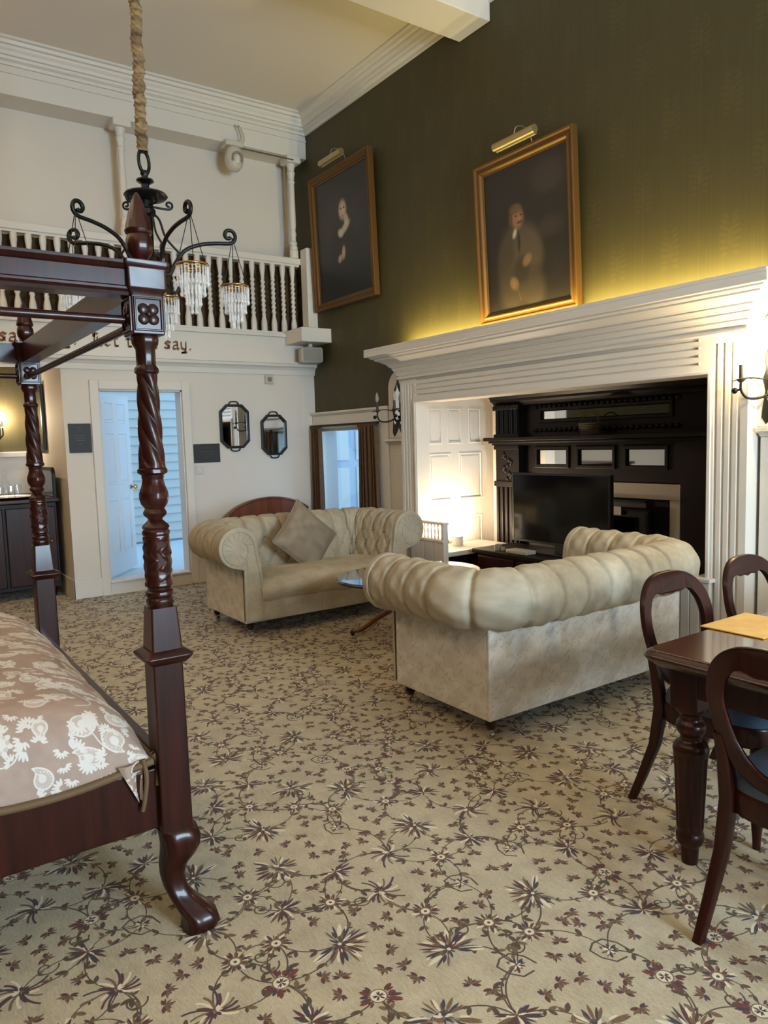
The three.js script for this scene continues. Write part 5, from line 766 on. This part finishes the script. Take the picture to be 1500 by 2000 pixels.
// ---------- chandelier ----------
{
  const t = thing('chandelier', 'black iron chandelier with scrolled arms and hanging crystal baskets', 'chandelier', [1.314, 0, -3.99]);
  const sleeveT = dataTex(128, 256, (u, v) => { const a = vnoise(u * 5, v * 26, 5, 26, 1), b = vnoise(u * 14, v * 60, 14, 60, 2); return mixc([70, 52, 32], [168, 140, 98], clamp(a * 0.6 + b * 0.4, 0, 1)); }, [2, 2]);
  mk('chain_sleeve', [turned((y, th) => 0.026 + 0.007 * Math.sin(y * 46 + 2 * Math.sin(y * 9) + th) * Math.sin(y * 31 + th * 2) + 0.005 * Math.sin(y * 97 + th * 3) + 0.003 * Math.sin(y * 211 - th * 5), 2.985, 5.03, 420, 26)], phys('#ffffff', 0.75, { map: sleeveT, sheen: 0.6, sheenColor: new THREE.Color('#a08860') }), t);
  mk('ring', [(() => { const g = new THREE.TorusGeometry(0.042, 0.0085, 8, 28); g.scale(1, 1.4, 1); g.rotateY(0.6); g.translate(0, 2.935, 0); return g; })()], IRON, t);
  mk('stem', [lathe([[0, 2.895], [0.016, 2.89], [0.022, 2.875], [0.016, 2.862], [0.018, 2.85], [0.042, 2.845], [0.046, 2.836], [0.03, 2.826], [0.02, 2.82], [0.022, 2.79], [0.06, 2.785], [0.105, 2.772], [0.112, 2.762], [0.1, 2.75], [0.06, 2.742], [0.034, 2.735], [0.036, 2.70], [0.046, 2.69], [0.046, 2.665], [0.03, 2.655], [0.026, 2.45], [0.05, 2.42], [0.07, 2.39], [0.075, 2.36], [0.05, 2.32], [0.02, 2.29], [0, 2.28]].reverse(), [0, 0, 0], 28)], IRON, t);
  const spiral = (r0, y0, sgn, R, turns, n) => { const L = []; for (let i = 0; i <= n; i++) { const a = i / n * turns * 2 * PI, r = R * (1 - 0.72 * i / n); L.push([r0 + sgn * r * Math.sin(a), y0 + R - r * Math.cos(a)]); } return L; };
  for (let k = 0; k < 5; k++) {
    const lat = Math.atan2(-0.313, 0.95), a = (-8 + 72 * k) * PI / 180;   // measured from the view's right, toward the camera
    const dx = Math.cos(a) * 0.95 + Math.sin(a) * -0.313, dz = Math.cos(a) * 0.313 + Math.sin(a) * 0.95;
    const P = (r, y) => [r * dx, y, r * dz];
    const arm = mk('arm', [tube([P(0.05, 2.36), P(0.10, 2.37), P(0.135, 2.43), P(0.19, 2.5), P(0.27, 2.535), P(0.36, 2.55), P(0.43, 2.555), ...spiral(0.43, 2.555, 1, 0.042, 1.15, 14).slice(1).map(([r, y]) => P(r, y))], 0.0105, 90, 8), tube([P(0.03, 2.68), P(0.06, 2.65), P(0.09, 2.56), P(0.14, 2.5), P(0.17, 2.47)], 0.006, 30, 6), tube([P(0.04, 2.36), P(0.09, 2.31), P(0.12, 2.27), P(0.15, 2.31), P(0.13, 2.36)], 0.008, 30, 7), tube([P(0.03, 2.71), P(0.09, 2.705), ...spiral(0.115, 2.705, 1, 0.022, 1.1, 10).map(([r, y]) => P(r, y))], 0.006, 40, 6)], IRON, t);
    const bk = mk('crystal_basket', [torus([dx * 0.45, 2.325, dz * 0.45], 0.075, 0.0055, 'y', 32), torus([dx * 0.45, 2.312, dz * 0.45], 0.07, 0.004, 'y', 28)], BRASS, t);
    const cx = dx * 0.45, cz = dz * 0.45, wires = [], dropG = (r, n, y1, len, w, off) => { const o = []; for (let i = 0; i < n; i++) { const b = (i + off) / n * 2 * PI, g = new THREE.CylinderGeometry(w, w * 0.55, len, 5); g.translate(cx + r * Math.cos(b), y1 - len / 2, cz + r * Math.sin(b)); o.push(g, ball([cx + r * Math.cos(b), y1 - len - 0.006, cz + r * Math.sin(b)], w * 1.2, 1, 1.4, 1, 6)); } return o; };
    for (let i = 0; i < 3; i++) { const b = i * 2.1 + k; wires.push(rod([cx, 2.585, cz], [cx + 0.075 * Math.cos(b), 2.325, cz + 0.075 * Math.sin(b)], 0.0022, 5)); } mk('chain', wires, IRON, bk);
    mk('crystal_tier', dropG(0.075, 26, 2.315, 0.075, 0.0055, 0), CRYSTAL, bk); mk('crystal_tier', dropG(0.058, 20, 2.275, 0.085, 0.0055, 0.5), CRYSTAL, bk); mk('crystal_tier', dropG(0.036, 13, 2.225, 0.08, 0.0055, 0.2), CRYSTAL, bk); mk('crystal_tier', dropG(0.016, 6, 2.165, 0.06, 0.005, 0.2), CRYSTAL, bk);
  }
}
// ---------- sideboard, glassware and mirror in the recess ----------
{
  const t = thing('sideboard', 'dark mahogany sideboard with raised end, in the recess behind the bed', 'sideboard', [0.55, 0, -8.35]);
  mk('top', B(-0.98, 0.98, 0.94, 0.985, -0.55, 0.6, 0.012), MAHOG, t); mk('body', B(-0.94, 0.955, 0.1, 0.94, -0.5, 0.55, 0.006), EBON, t);
  for (let i = 0; i < 4; i++) { const x = -0.9 + i * 0.465, d = mk('door', prism(rect(x, x + 0.44, 0.14, 0.9), 0.545, 0.572, 'z', 0.008), MAHOG, t); mk('knob', ball([x + 0.39, 0.56, 0.582], 0.016), BRASS, d); }
  const e = []; for (let i = 0; i <= 8; i++) { const a = i / 8 * PI / 2; e.push([0.5 + 0.08 * Math.sin(a), 1.2 + 0.08 * Math.cos(a)]); }
  const outl = [[-0.5, 0.985], [-0.5, 1.28], ...e, [0.58, 0.985]], innl = [[-0.46, 1.0], [-0.46, 1.245], [0.49, 1.245], [0.54, 1.2], [0.54, 1.0]];
  mk('raised_end', prism(outl, 0.93, 0.96, 'x', 0.005, [innl]), EBON, t); mk('end_glass', B(0.942, 0.948, 1.0, 1.245, -0.46, 0.54), mat('#26241f', 0.1), t);
  for (const x of [-0.88, 0.88]) for (const z of [-0.44, 0.48]) mk('foot', lathe([[0.03, 0], [0.045, 0.04], [0.035, 0.1]], [x, 0, z], 14), MAHOG, t);
  const tray = tag(mk('tray', lathe([[0, 0], [0.2, 0], [0.235, 0.02], [0.24, 0.022], [0.2, 0.006], [0, 0.005]], [1.12, 0.986, -7.98], 36), CHROME), 'round silver tray on the sideboard top', 'tray');
  const G2 = phys('#ffffff', 0.03, { transmission: 1, thickness: 0, ior: 1.5 });
  const glass = (x, z, h, r, l) => tag(mk('drinking_glass', lathe([[0.0, 0], [r * 0.8, 0], [r * 0.85, 0.006], [r, h], [r * 0.94, h], [r * 0.78, 0.012], [0, 0.012]], [x, 0.993, z], 20), G2), l, 'glass', 'glasses on the sideboard tray');
  glass(1.04, -7.95, 0.11, 0.034, 'short tumbler at the left of the sideboard tray'); glass(1.13, -7.9, 0.12, 0.034, 'tumbler at the front of the sideboard tray'); glass(1.2, -8.0, 0.13, 0.036, 'taller tumbler at the right of the sideboard tray');
  const dc = thing('decanter', 'glass decanter with round stopper at the back of the sideboard tray', 'decanter', [1.1, 0.993, -8.06]); mk('body', lathe([[0, 0], [0.05, 0], [0.06, 0.03], [0.058, 0.1], [0.03, 0.15], [0.018, 0.17], [0.018, 0.21], [0.026, 0.22]], [0, 0, 0], 24), G2, dc); mk('stopper', ball([0, 0.245, 0], 0.025), G2, dc);
  const mr = thing('recess_mirror', 'black-framed mirror on the side wall of the recess', 'mirror', [RX, 1.45, -8.63]);
  mk('frame', prism(rect(-0.28, 0.28, 0, 0.68), -0.035, -0.002, 'x', 0.006, [rect(-0.23, 0.23, 0.05, 0.63)]), BLACK, mr); mk('glass', B(-0.012, -0.004, 0.05, 0.63, -0.235, 0.235), MIRROR, mr);
}
renderer.render(scene, camera);
